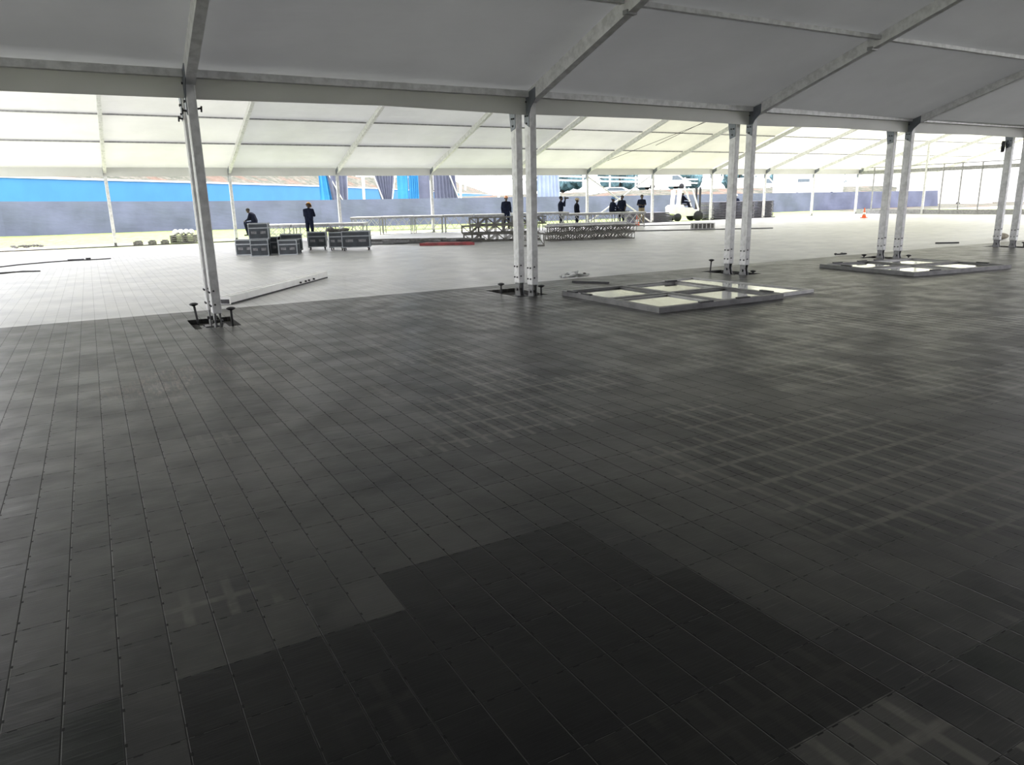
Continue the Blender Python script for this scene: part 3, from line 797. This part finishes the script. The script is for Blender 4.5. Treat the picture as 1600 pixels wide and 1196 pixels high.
for k in range(9):
    x = 16.6+.02*k; a = -.24
    g = MB(); L = 3.3-.1*(k % 3); g.tube((-L/2, 0, 0), (L/2, 0, 0), .028, n=8)
    o = g.build('scaffold_tube', M['alu'], loc=(x, 23.28+.105*(k % 5)+.03*(k//5), .58+.06*(k//5))); o.rotation_euler = (0, 0, a+.01*(k % 3))
    tag(o, f'long grey tube on the right truss pile, {ORD[k % 5]} from the front, {"lower" if k < 5 else "upper"} layer', 'tube', 'tube bundle on the trusses')
truss(13.25, 21.75, 0, .75, .42, .44, 3, -.5, 'short lattice end frame standing in front of the left truss pile', 'truss')
t = empty('ladder_frame', (13.55, 22.6, 0), -.5, 'small upright ladder frame in front of the trusses behind the second post pair', 'frame')
g = MB()
for xx in (-.16, .16): g.tube((xx, 0, 0), (xx, 0, .80), .016, n=8)
g.build('upright', M['alu'], t)
g = MB()
for z in (.2, .38, .56, .72): g.tube((-.16, 0, z), (.16, 0, z), .012, n=6)
g.build('rung', M['alu'], t)

# bundles of poles on the floor and the red beams
random.seed(11)
for k in range(16):
    cx = 10.2+.13*k+random.uniform(-.3, .3); cy = 27.9-.12*k+random.uniform(-.6, .6); a = -.62+random.uniform(-.25, .22)
    L = random.uniform(2.0, 3.2); g = MB(); g.tube((-L/2, 0, 0), (L/2, 0, 0), .035, n=8)
    o = g.build('pole', M[('alu_dark', 'frame_metal', 'steel', 'concrete')[k % 4]], loc=(cx, cy, .04+.035*(k % 4))); o.rotation_euler = (0, 0, a)
    tag(o, f'{["dull grey","mid grey","dark grey","rough grey"][k % 4]} pole in the heap behind the red beams, {(ORD+["sixteenth"])[k]} from the left', 'pole', 'loose heap of grey poles')
for k in range(3):
    g = MB(); g.bevbox((0, 0, .05), (2.05-.2*k, .12, .10), .01)
    o = g.build('red_beam', M['red'], loc=(11.35+.1*k, 24.75+.20*k, .0 if k < 2 else .0)); o.rotation_euler = (0, 0, -.62+.04*k)
    tag(o, f'dark red metal beam on the floor, {["nearest","middle","farthest"][k]} of three, below the stage decks', 'beam', 'red beams')
for k in range(4):
    g = MB(); g.tube((-1.1, 0, .03), (1.1, 0, .03), .03, n=8)
    o = g.build('pole', M['frame_metal'], loc=(9.2+.5*k, 27.6-.1*k, 0)); o.rotation_euler = (0, 0, -.55+.1*k)
    tag(o, f'dark pole on the floor beyond the flight cases, {ORD[k]} from the left', 'pole', 'dark poles by the flight cases')

# ------------------------------------------------------------------ traffic cones
def cone(x, y, lab, s=1.):
    t = empty('traffic_cone', (x, y, 0), .3, lab, 'traffic cone')
    g = MB(); g.box((0, 0, .02), (.36*s, .36*s, .04)); g.build('base', M['cone'], t)
    g = MB(); g.lathe((0, 0, .03), [(.14*s, 0), (.10*s, .2*s), (.095*s, .2*s), (.05*s, .45*s), (.028*s, .62*s), (.02*s, .63*s)], 18); g.build('body', M['cone'], t, True)
    g = MB(); g.lathe((0, 0, .03), [(.106*s, .19*s), (.078*s, .33*s), (.05*s, .331*s)], 18); g.build('band', M['white_paint'], t, True, label='pale reflective band')
cone(26.95, 32.9, 'orange traffic cone beside the people at the stage deck')
cone(42.6, 29.7, 'orange traffic cone on the bright floor near the right gable', .95)

# ------------------------------------------------------------------ stacked floor panels by the forklift
for j in range(8):
    off = .35 if j == 7 else random.uniform(-.06, .06)
    g = MB(); g.bevbox((0, 0, .032), (3.0 if j else 3.4, 1.3, .064), .006)
    o = g.build('floor_panel', M['mat_stack'], loc=(32.2+random.uniform(-.08, .08)-(.25 if j > 4 else 0), 38.2, -.07+.085*j)); o.rotation_euler = (0, 0, -.1)
    tag(o, f'grey floor panel in the low stack left of the forklift, {ORD[j]} from the bottom', 'panel', 'low stack of floor panels')
    for xx in (-1.2, 0, 1.2):
        g = MB(); g.box((xx, 0, -.011), (.10, 1.2, .022)); g.build('spacer', M['concrete'], o)
for j in range(11):
    g = MB(); g.bevbox((0, 0, .04), (5.8, 1.4, .070), .006)
    o = g.build('floor_panel', M['mat_stack'], loc=(40.3+(.25 if j in (0,) else 0)+.03*(j % 3), 38.2, -.05+.112*j)); o.rotation_euler = (0, 0, -.04)
    tag(o, f'long grey floor panel in the tall stack right of the forklift, {ORD[j]} from the bottom', 'panel', 'tall stack of floor panels')
    for xx in (-2.8, -1, 1, 2.8):
        g = MB(); g.box((xx, 0, -.019), (.12, 1.3, .038)); g.build('spacer', M['alu'], o)
t = empty('stillage', (25.75, 26.5, 0), -.45, 'low grey metal stillage box on the bright floor below the forklift', 'stillage')
g = MB(); g.box((0, 0, .04), (1.05, .5, .04)); g.build('tray', M['alu_dark'], t)
g = MB()
for k in range(6):
    for yy in (-.24, .24): g.box((-.5+.2*k, yy, .16), (.04, .03, .24))
g.bar((-.52, -.24, .29), (.52, -.24, .29), .03, .03); g.bar((-.52, .24, .29), (.52, .24, .29), .03, .03); g.build('rails', M['alu'], t)
g = MB()
for k in range(5): g.box((-.4+.2*k, 0, .17), (.15, .42, .2))
g.build('contents', M['concrete'], t)

# ------------------------------------------------------------------ forklift
t = empty('forklift', (36.0, 38.6, -.07), -.30, 'white forklift with an overhead guard standing behind the far posts', 'forklift')
def prof(pts, y0, y1): return [(x, y0, z) for x, z in pts], (0, y1-y0, 0)
g = MB(); g.prism(*prof([(-1.35, .52), (-1.38, .95), (-1.2, 1.08), (-.55, 1.1), (-.45, .92), (.15, .88), (.35, .70), (.62, .75), (.62, .42), (.2, .34), (-.6, .34), (-1.0, .40)], -.55, .55)); g.build('body', M['white_paint'], t)
g = MB()
for yy in (-.5, .5):
    g.bar((-.85, yy, 1.05), (-.72, yy, 2.1), .09, .12, (1, 0, 0)); g.bar((.10, yy, 2.1), (.60, yy, .75), .07, .10, (1, 0, 0)); g.bar((-.78, yy, 2.1), (.15, yy, 2.12), .08, .08)
g.box((-.3, 0, 2.14), (1.1, 1.08, .05)); [g.prism(*prof([(-1.05, 1.05), (-.98, 2.08), (-.80, 2.08), (-.74, 1.05)], q-.03, q+.03)) for q in (-.5, .5)]; g.build('overhead_guard', M['white_paint'], t)
g = MB(); 
for yy in (-.28, .28):
    g.bar((.78, yy, .12), (.78, yy, 2.25), .08, .12, (1, 0, 0))
g.build('mast', M['dark_metal'], t)
g = MB(); g.box((.93, 0, .35), (.06, .9, .3)); 
for yy in (-.3, .3): g.box((1.1, yy, .12), (.35, .11, .04))
g.build('forks', M['dark_metal'], t)
for xx, r in ((-.95, .26), (.55, .33)):
    for yy in (-.50, .50):
        g = MB(); g.tube((xx, yy-.1, r), (xx, yy+.1, r), r, n=20); g.tube((xx, yy-.11, r), (xx, yy+.11, r), r*.5, n=14); g.build('wheel', M['tyre'], t, True)
g = MB(); g.bevbox((-.35, 0, 1.08), (.45, .5, .14), .03); g.bevbox((-.58, 0, 1.35), (.12, .5, .5), .03); g.build('seat', M['dark_metal'], t)
g = MB(); g.tube((.30, 0, .8), (.12, 0, 1.25), .02, n=8); g.tube((.115, 0, 1.22), (.10, 0, 1.27), .17, n=16); g.build('steering_wheel', M['dark_metal'], t)

# ------------------------------------------------------------------ people
def capsule(bm_list, p0, p1, r0, r1, tg): bm_list.append((Vector(p0), Vector(p1), r0, r1, tg))
def build_body(name, caps, mats, parent, voxel=.013):
    """union of tapered limbs fused into one continuous skin"""
    g = MB()
    for p0, p1, r0, r1, tg in caps:
        L = (p1-p0).length
        if L > 1e-4: g.tube(p0, p1, r0, r1, 12)
        g.ball(p0, r0, 2); g.ball(p1, r1, 2)
    me = bpy.data.meshes.new('tmp'); me.from_pydata(g.v, [], g.f)
    bm = bmesh.new(); bm.from_mesh(me); bmesh.ops.recalc_face_normals(bm, faces=bm.faces); bm.to_mesh(me); bm.free()
    o = bpy.data.objects.new('tmp', me); COL.objects.link(o)
    r = o.modifiers.new('r', 'REMESH'); r.mode = 'VOXEL'; r.voxel_size = voxel; r.use_smooth_shade = True
    s = o.modifiers.new('s', 'SMOOTH'); s.iterations = 2; s.factor = .4
    dg = bpy.context.evaluated_depsgraph_get(); dg.update()
    m2 = bpy.data.meshes.new_from_object(o.evaluated_get(dg)); m2.name = name
    bpy.data.objects.remove(o); bpy.data.meshes.remove(me)
    keys = list(mats); m2.materials.clear()
    for k in keys: m2.materials.append(mats[k])
    data = [(p0, p1-p0, max(1e-9, (p1-p0).length_squared), r0, r1, keys.index(tg)) for p0, p1, r0, r1, tg in caps]
    for pl in m2.polygons:
        c = pl.center; best = 9; bi = 0
        for a, d, l2, r0, r1, ki in data:
            t_ = max(0., min(1., (c-a).dot(d)/l2)); q = (c-a-d*t_).length-(r0+(r1-r0)*t_)
            if q < best: best = q; bi = ki
        pl.material_index = bi
    m2.shade_smooth()
    b = bpy.data.objects.new(name, m2); COL.objects.link(b); b.parent = parent
    return b
BASE = dict(hipL=(-.09, 0, .90), hipR=(.09, 0, .90), kneeL=(-.11, .02, .49), kneeR=(.11, .02, .49), ankL=(-.12, -.02, .09), ankR=(.12, -.02, .09),
            pel=(0, 0, .95), chest=(0, 0, 1.28), neck=(0, 0, 1.46), head=(0, .02, 1.61), shL=(-.185, 0, 1.385), shR=(.185, 0, 1.385),
            elL=(-.24, -.02, 1.12), elR=(.24, -.02, 1.12), wrL=(-.24, .06, .88), wrR=(.24, .06, .88), toeL=(-.14, .15, .04), toeR=(.14, .15, .04))
def person(x, y, z, rz, sc, lab, mats, pose={}, hat=None, shirt='navy', look=(0, 1, -.05), sleeves='long'):
    P = {k: Vector(v) for k, v in BASE.items()}
    for k, v in pose.items(): P[k] = Vector(v)
    t = empty('person', (x, y, z), rz, lab, 'person'); t.scale = (sc, sc, sc)
    C_ = []
    a = lambda p, q, r0, r1, tg: capsule(C_, P[p] if isinstance(p, str) else p, P[q] if isinstance(q, str) else q, r0, r1, tg)
    for s in 'LR':
        a('hip'+s, 'knee'+s, .100, .070, 'trousers'); a('knee'+s, 'ank'+s, .068, .052, 'trousers')
        heel = P['ank'+s]+Vector((0, -.02, -.04)); a(heel, 'toe'+s, .042, .034, 'shoes')
        a('sh'+s, 'el'+s, .066, .054, 'top'); a('el'+s, 'wr'+s, .052, .034, 'top' if sleeves == 'long' else 'skin')
        # palm, four fingers and a thumb
        d = (P['wr'+s]-P['el'+s]).normalized(); side = d.cross(Vector((0, 0, 1)))
        side = side.normalized() if side.length > .2 else Vector((0, 1, 0)).cross(d).normalized()
        nrm = side.cross(d).normalized(); w_ = P['wr'+s]
        palm = w_+d*.07
        for q in (-.022, 0, .022): a(w_+d*.01+side*q*.6, palm+side*q, .018, .015, 'skin')
        for q, L in ((-.033, .058), (-.011, .072), (.011, .068), (.033, .052)):
            k1 = palm+d*.018+side*q; k2 = k1+d*L*.55-nrm*L*.25; k3 = k2+d*L*.3-nrm*L*.4
            a(k1, k2, .0095, .009, 'skin'); a(k2, k3, .009, .008, 'skin')
        th = w_+d*.025-side*.028; a(th, th+d*.03-side*.028, .011, .010, 'skin'); a(th+d*.03-side*.028, th+d*.055-side*.034-nrm*.01, .010, .009, 'skin')
    ac = (P['shR']-P['shL']).normalized()
    a(P['pel']-ac*.07, P['pel']+ac*.07, .115, .115, 'trousers')
    mid = (P['pel']+P['chest'])/2+Vector((0, 0, .02))
    a(P['pel']+Vector((0, 0, .06))-ac*.06, P['chest']-ac*.07, .130, .142, 'top'); a(P['pel']+Vector((0, 0, .06))+ac*.06, P['chest']+ac*.07, .130, .142, 'top')
    a('chest', P['neck']-(P['neck']-P['chest'])*.35, .12, .085, 'top'); a(P['neck']-(P['neck']-P['chest'])*.3, 'shL', .07, .062, 'top'); a(P['neck']-(P['neck']-P['chest'])*.3, 'shR', .07, .062, 'top')
    a(P['neck']-Vector((0, 0, .05)), P['head']-Vector((0, 0, .06)), .054, .052, 'skin')
    h = P['head']; lk = Vector(look).normalized(); upv = Vector((0, 0, 1))-lk*lk.z; upv.normalize(); sd2 = lk.cross(upv)
    a(h+upv*.025-lk*.015, h+upv*.02+lk*.01, .092, .088, 'skin'); a(h-upv*.03+lk*.03, h-upv*.07+lk*.045, .066, .046, 'skin')
    a(h+lk*.095-upv*.005, h+lk*.112-upv*.03, .011, .015, 'skin')                       # nose
    a(h+lk*.085-upv*.062-sd2*.018, h+lk*.085-upv*.062+sd2*.018, .010, .010, 'skin')     # lips
    for s in (-1, 1):
        a(h+sd2*s*.088-lk*.01, h+sd2*s*.088-upv*.035-lk*.005, .018, .013, 'skin')         # ears
        a(h+lk*.078+sd2*s*.033+upv*.012, h+lk*.078+sd2*s*.033+upv*.012, .017, .017, 'skin')  # brow and eyelid
    b = build_body('body', C_, mats, t)
    e = MB()
    for s in (-1, 1): e.ball(h+lk*.086+sd2*s*.033+upv*.008, .0115, 1)
    e.build('eyes', M['white_paint'], t)
    R = Matrix((sd2, lk, upv)).transposed()
    if hat:
        g = MB(); ring = []; n = 20
        for rr, zz in ((.125, .035), (.118, .04), (.112, .07), (.100, .105), (.075, .132), (.035, .148), (.005, .150)):
            ring.append([h+R@Vector((rr*math.cos(2*PI*i/n), rr*1.13*math.sin(2*PI*i/n)-.005, zz)) for i in range(n)])
        vs = [p for r_ in ring for p in r_]
        g.add(vs, [(j*n+i, j*n+(i+1) % n, (j+1)*n+(i+1) % n, (j+1)*n+i) for j in range(len(ring)-1) for i in range(n)])
        pk = [h+R@Vector((.10*math.cos(q), .10+.075*math.sin(q), .036)) for q in [PI*i/8 for i in range(9)]]
        g.prism(pk, upv*.008)
        g.build('hat', M[hat], t, True, label=f'{hat.replace("_", " ")}' if 'helmet' in hat else 'cap')
    else:
        g = MB(); g.ball(h+upv*.035-lk*.018, .098, 2, (1, 1.02, .95), .01); g.build('hair', M['hair'], t, True)
    return t
def PM(top, trousers='jeans', shoes='shoe'): return {'skin': M['skin'], 'top': M[top], 'trousers': M[trousers], 'shoes': M[shoes]}
SEAT = dict(pel=(0, 0, .14), hipL=(-.09, .03, .10), hipR=(.09, .03, .10), kneeL=(-.11, .45, .10), kneeR=(.11, .45, .08), ankL=(-.11, .42, -.33), ankR=(.11, .46, -.34), toeL=(-.12, .58, -.38), toeR=(.12, .62, -.39),
            chest=(0, .10, .44), neck=(0, .17, .60), head=(0, .25, .72), shL=(-.18, .14, .54), shR=(.18, .14, .54), elL=(-.21, .24, .29), elR=(.21, .24, .29), wrL=(-.08, .42, .22), wrR=(.10, .43, .24))
# facing: +Y local is the front
lst = [
 dict(x=7.05, y=37.75, z=.655, rz=1.05, sc=1.0, lab='person in black sitting hunched on the deck end above the stacked flight case', mats=PM('black_cloth'), pose=dict(SEAT, ankL=(-.11, .36, -.42), ankR=(.11, .44, -.42), toeL=(-.12, .52, -.47), toeR=(.12, .60, -.47), head=(0, .27, .70)), hat=None, look=(0, .7, -.7)),
 dict(x=8.28, y=32.2, z=0, rz=-.62, sc=.97, lab='person in navy workwear and a yellow helmet standing over the flight cases reading a phone', mats=PM('navy', 'navy'), pose=dict(head=(0, .07, 1.57), elR=(.22, .10, 1.14), wrR=(.12, .34, 1.17), elL=(-.22, .08, 1.14), wrL=(-.05, .33, 1.16), kneeL=(-.12, .06, .49), ankL=(-.13, .02, .09), ankR=(.16, -.08, .09)), hat='helmet_yellow', look=(.0, .75, -.6)),
 dict(x=20.15, y=35.9, z=0, rz=PI-.3, sc=1.04, lab='person in navy with an orange helmet standing just left of the second post pair', mats=PM('navy', 'navy'), hat='helmet_orange', look=(0, 1, 0)),
 dict(x=22.5, y=34.0, z=0, rz=-.55-PI/2+.2, sc=1.0, lab='person in dark navy holding a camera up to the face behind the trusses', mats=PM('navy'), pose=dict(elR=(.20, .17, 1.22), wrR=(.07, .23, 1.52), elL=(-.20, .15, 1.20), wrL=(-.06, .24, 1.48)), hat=None),
 dict(x=23.35, y=33.7, z=-.05, rz=-1.9, sc=.95, lab='person in dark clothes and a beige cap beside the person with the camera', mats=PM('black_cloth'), pose=dict(elR=(.26, .03, 1.14), wrR=(.08, .12, 1.02), elL=(-.26, .03, 1.14), wrL=(-.10, .12, 1.02)), hat='cap_beige'),
 dict(x=24.80, y=32.45, z=.74, rz=-1.75, sc=.98, lab='person in dark clothes and a blue cap sitting on the white stage deck', mats=PM('navy'), pose=dict(SEAT, kneeL=(-.10, .50, .12), kneeR=(.1, .50, .12), ankL=(-.10, .90, .06), ankR=(.12, .88, .06), toeL=(-.12, 1.0, .12), toeR=(.12, 1.0, .12), chest=(0, .04, .44), neck=(0, .05, .62), head=(0, .07, .75), shL=(-.18, .05, .56), shR=(.18, .05, .56)), hat='helmet_blue'),
 dict(x=26.15, y=33.3, z=0, rz=1.9, sc=.99, lab='person in a navy shirt leaning at the white stage deck, legs seen beneath it', mats=PM('navy', 'black_cloth'), pose=dict(head=(0, -.02, 1.60), elR=(.25, .05, 1.14), wrR=(.20, .20, .96)), hat=None, sleeves='short'),
 dict(x=29.15, y=35.2, z=0, rz=1.2+PI/2, sc=1.0, lab='person in a dark T-shirt and khaki trousers standing near the brace tubes', mats=PM('navy', 'khaki'), pose=dict(elL=(-.25, -.02, 1.15), wrL=(-.10, .10, 1.12), elR=(.25, -.02, 1.15), wrR=(.10, .12, 1.12)), hat=None, sleeves='short'),
 dict(x=42.3, y=40.2, z=-.07, rz=PI-.4, sc=.98, lab='person in dark clothes and a white helmet behind the tall stack of panels', mats=PM('navy'), pose=dict(elR=(.30, 0, 1.18), wrR=(.12, .1, 1.02), elL=(-.30, 0, 1.18), wrL=(-.12, .1, 1.02)), hat='helmet_white'),
 dict(x=35.62, y=38.72, z=1.10, rz=-.30-PI/2, sc=.92, lab='person in dark clothes and a white helmet at the wheel of the forklift', mats=PM('black_cloth'), pose=dict(SEAT, chest=(0, .0, .42), neck=(0, .0, .58), head=(0, .03, .72), shL=(-.18, .0, .53), shR=(.18, .0, .53), wrL=(-.1, .40, .26), wrR=(.1, .40, .26), ankL=(-.11, .60, -.25), ankR=(.11, .60, -.25), toeL=(-.12, .74, -.26), toeR=(.12, .74, -.26)), hat='helmet_white'),
]
for q in lst: person(**q)
t = empty('camera_body', (22.5, 34.0, 0), 0)
bpy.data.objects.remove(t)
def held(name, lab, cat, person_xyz, rz, local, boxes, m):
    R = Matrix.Rotation(rz, 3, 'Z'); p = Vector(person_xyz)+R@Vector(local)
    g = MB()
    for b in boxes:
        if b[0] == 'b': g.bevbox(b[1], b[2], .004)
        else: g.tube(b[1], b[2], b[3], n=12)
    o = g.build(name, m, loc=p); o.rotation_euler = (0, 0, rz); return tag(o, lab, cat)
held('phone', 'dark phone held by the person in the yellow helmet', 'phone', (8.28, 32.2, 0), -.62, (.03, .40*.97, 1.19*.97), [('b', (0, 0, 0), (.15, .08, .012))], M['dark_metal'])
held('photo_camera', 'black camera with a lens held up by the person behind the trusses', 'camera', (22.5, 34.0, 0), -.55-PI/2+.2, (0, .24, 1.62), [('b', (0, 0, 0), (.15, .08, .11)), ('t', (0, .03, 0), (0, .20, 0), .042), ('b', (0, -.01, .07), (.06, .06, .04))], M['dark_metal'])

# ------------------------------------------------------------------ scrim fence, curtains and goalpost frame
FP = [(-9, 47.0, .30, 2.12), (-3.9, 47, .32, 2.09), (5.4, 47, .22, 1.92), (12.9, 47, .18, 1.85), (26.9, 47, .02, 1.80), (38.7, 47, -.06, 1.72), (53.4, 47, -.08, 1.70), (65.6, 47.2, -.08, 1.66), (80, 48, -.08, 1.6)]
ft = empty('scrim_fence', (0, 47, 0), 0, 'long grey violet scrim fence stretched across the grass behind the tents', 'fence')
for (a, y0, b0, t0), (c, y1, b1, t1) in zip(FP, FP[1:]):
    g = MB(); n = max(6, int((c-a)/.35)); vs = []
    for i in range(n+1):
        u = i/n; x = a+(c-a)*u
        for q in range(7):
            v = q/6; z = (b0+(b1-b0)*u)*(1-v)+(t0+(t1-t0)*u)*v
            vs.append((x, (y0-47)+.05*math.sin(x*1.7+z*2.1)+.03*math.sin(x*4.3-z*3)+(.03*math.sin(x*9) if v < .2 else 0), z-(.03*abs(math.sin(x*.62)) if q == 0 else 0)))
    g.add(vs, [(i*7+q, (i+1)*7+q, (i+1)*7+q+1, i*7+q+1) for i in range(n) for q in range(6)])
    g.build('panel', M['scrim'], ft, True)
for x in (-4, 1.5, 7, 13, 19, 25, 31, 37, 43, 49, 55, 61):
    g = MB(); g.tube((x, .12, -.1), (x, .12, 1.68), .03, n=8); g.build('post', M['alu'], ft)
def curtain(lab, x0t, x1t, x0b, x1b, zt, zb, m, y=50.5, folds=7, amp=.09, panes=40):
    g = MB(); vs = []
    for i in range(panes+1):
        u = i/panes
        for q in range(9):
            v = q/8; pinch = v
            xx = (x0t+(x1t-x0t)*u)*(1-v)+(x0b+(x1b-x0b)*u)*v
            yy = amp*math.sin(u*folds*2*PI+.6*math.sin(u*9))*(1-.25*v)
            vs.append((xx, yy, zt+(zb-zt)*v))
    g.add(vs, [(i*9+q, (i+1)*9+q, (i+1)*9+q+1, i*9+q+1) for i in range(panes) for q in range(8)])
    cx = (x0t+x1t)/2
    o = g.build('curtain', M[m], smooth_=True, loc=(0, y, 0)); return tag(o, lab, 'curtain')
curtain('narrow bright blue curtain at the left end of the white frame', 13.9, 14.5, 13.9, 15.2, 4.3, .3, 'cur_blue', 50.6, 3)
curtain('grey violet curtain beside the narrow blue one', 14.3, 15.9, 14.9, 15.7, 4.3, .3, 'cur_grey', 50.4, 4)
curtain('grey curtain gathered to a narrow foot, middle of the white frame', 17.7, 19.3, 18.25, 18.95, 3.7, 1.6, 'cur_grey', 50.5, 7)
curtain('flat bright blue curtain panel right of the gathered curtain', 19.5, 20.35, 19.5, 20.35, 4.3, .3, 'cur_blue', 50.6, 2, .05)
curtain('pleated bright blue curtain panel next to the grey ones', 20.35, 21.1, 20.35, 21.1, 4.3, .3, 'cur_blue', 50.5, 5, .08)
curtain('flat grey curtain behind the fourth far post', 21.1, 22.3, 21.1, 22.3, 4.3, .3, 'cur_grey', 50.6, 1.5, .04)
curtain('wide pleated grey curtain right of the fourth far post', 22.3, 24.0, 22.3, 24.35, 4.3, .3, 'cur_grey', 50.5, 7, .10)
curtain('pale blue striped curtain right of the second post pair', 31.2, 33.2, 31.2, 33.5, 4.3, .3, 'cur_pale', 50.5, 6, .10)
ct = empty('white_scaffold', (20, 50.5, 0), 0, 'white tubular frame carrying the curtains behind the scrim fence', 'frame')
for xx in (-3.05, 4.45, 7.7):
    g = MB(); g.box((xx, 0, 2.2), (.14, .14, 4.4)); g.build('upright', M['white_paint'], ct)
g = MB(); g.bar((-6.2, 0, 4.4), (14, 0, 4.4), .14, .14); g.build('top_rail', M['white_paint'], ct)
for p, q in (((-5.55, -.1, 3.7), (-4.5, -.1, 1.6)), ((-2.35, -.1, 3.7), (-1.62, -.1, 1.6)), ((-.65, -.1, 3.7), (-1.05, -.1, 1.6)), ((3.45, -.12, 3.7), (4.3, -.12, 1.6)), ((-4.2, -.1, 3.7), (-4.3, -.1, 1.6))):
    g = MB(); g.bar(p, q, .09, .06); g.build('strut', M['white_paint'], ct)

# ------------------------------------------------------------------ road rail, vehicles and trees behind
t = empty('guard_rail', (44, 92, 0), 0, 'pale double guard rail along the road on the bank', 'guard rail')
base = lambda x: 4.0+.02*x
g = MB()
for zz in (0, .55): g.bar((-14, 0, 5.0+zz), (40, -4, 3.6+zz), .12, .22)
g.build('rail', M['white_paint'], t)
for k in range(12):
    g = MB(); x = -13+4.6*k; g.box((x, -k*.34, 4.6-.12*k), (.2, .2, 2.4)); g.build('post', M['alu'], t)
def vehicle(name, x, y, z, rz, L, Hh, Wd, kind, lab, cat):
    t = empty(name, (x, y, z), rz, lab, cat)
    if kind == 'van': pr = [(-L/2, .3), (-L/2, Hh*.95), (-L/2+.2, Hh), (L*.22, Hh), (L*.38, Hh*.58), (L/2-.05, Hh*.48), (L/2, .35)]
    elif kind == 'bus': pr = [(-L/2, .35), (-L/2, Hh-.1), (-L/2+.15, Hh), (L/2-.25, Hh), (L/2, Hh*.5), (L/2, .35)]
    else: pr = [(-L/2, .3), (-L/2+.05, Hh*.62), (-L*.36, Hh*.68), (-L*.22, Hh*.98), (L*.10, Hh), (L*.26, Hh*.66), (L/2-.1, Hh*.55), (L/2, .3)]
    g = MB(); g.prism([(a, -Wd/2, b) for a, b in pr], (0, Wd, 0)); g.build('bodywork', M['white_paint'], t)
    g = MB()
    if kind == 'car':
        for yy in (Wd/2-.01,): g.prism([(-L*.27, yy, Hh*.68), (-L*.19, yy, Hh*.92), (L*.08, yy, Hh*.93), (L*.19, yy, Hh*.68)], (0, .02, 0))
    elif kind == 'van':
        for yy in (-Wd/2-.01,): g.prism([(L*.10, yy, Hh*.60), (L*.10, yy, Hh*.88), (L*.21, yy, Hh*.90), (L*.33, yy, Hh*.60)], (0, .02, 0))
    else:
        for yy in (-Wd/2-.01,): g.prism([(-L*.30, yy, Hh*.62), (-L*.30, yy, Hh*.74), (-L*.1, yy, Hh*.74), (-L*.1, yy, Hh*.62)], (0, .02, 0))
    g.build('side_window', M['window_dark'], t)
    for xx in (-L*.3, L*.3):
        for yy in (-Wd/2+.1, Wd/2-.1):
            g = MB(); g.tube((xx, yy-.11, .34), (xx, yy+.11, .34), .34, n=18); g.build('wheel', M['tyre'], t, True)
    return t
vehicle('van', 65.8, 75, 2.55, -.35, 6.6, 1.9, 2.0, 'van', 'white van parked on the raised road behind the brace tubes', 'van')
vehicle('car', 57.2, 75, 1.55, PI-.4, 6.0, 1.35, 1.9, 'car', 'white car parked on the lower bank left of the van', 'car')
vehicle('bus', 77.5, 62, 1.1, -.2, 8.5, 3.0, 2.4, 'bus', 'long white bus beyond the fence near the tenth far post', 'bus')
vehicle('van', 83, 75, 1.95, -.25, 5.5, 2.0, 2.0, 'van', 'white van behind the forklift among the trees', 'van')
vehicle('truck', 94, 55, -.45, PI/2-.2, 12, 3.4, 2.6, 'bus', 'large white truck beyond the gable framing at the right', 'truck')
random.seed(5)
def tree(x, y, z, h, r, lab):
    t = empty('tree', (x, y, z), random.uniform(0, 6), lab, 'tree', 'trees behind the road')
    g = MB(); g.tube((0, 0, -.3), (.1, 0, h*.5), .22, .14, 8); g.tube((.1, 0, h*.45), (r*.4, .2, h*.75), .10, .05, 6); g.tube((.1, 0, h*.4), (-r*.4, -.1, h*.7), .10, .05, 6); g.build('trunk', M['bark'], t)
    g = MB()
    for k in range(16):
        a = random.uniform(0, 2*PI); q = r*math.sqrt(random.random())*.75
        g.ball((q*math.cos(a), q*math.sin(a), h*random.uniform(.14, .92)), r*random.uniform(.28, .45), 2, (1, 1, .8), .16)
    for k in range(500):
        a = random.uniform(0, 2*PI); b_ = random.uniform(-1, 1); q = r*random.uniform(.8, 1.1); cc = Vector((q*math.cos(a)*math.sqrt(1-b_*b_), q*math.sin(a)*math.sqrt(1-b_*b_), h*.5+b_*h*.42))
        d1 = Vector((random.gauss(0, 1), random.gauss(0, 1), random.gauss(0, 1))).normalized()*.17; d2 = d1.orthogonal().normalized()*.12
        g.add([cc-d1, cc-d2, cc+d1, cc+d2], [(0, 1, 2, 3)])
    g.build('foliage', M['foliage'], t)
for k in range(13):
    x = 60+6.6*k; y = 97+(3 if k % 2 else -3)
    tree(x, y, hz(x, y)-.1, random.uniform(6.5, 8.5), random.uniform(3.2, 3.9), f'blue green leafy tree behind the road, {ORD[k]} from the left')
g = MB()
for x, y, l, h in ((104, 60, 30, 7),): g.box((x, y, h/2), (3, l, h))
tag(g.build('building', M['white_paint']), 'pale flat walled building far behind the gable framing at the right', 'building')

for o in bpy.data.objects:
    if o.parent is None and 'category' in o and 'kind' not in o: o['kind'] = 'thing'
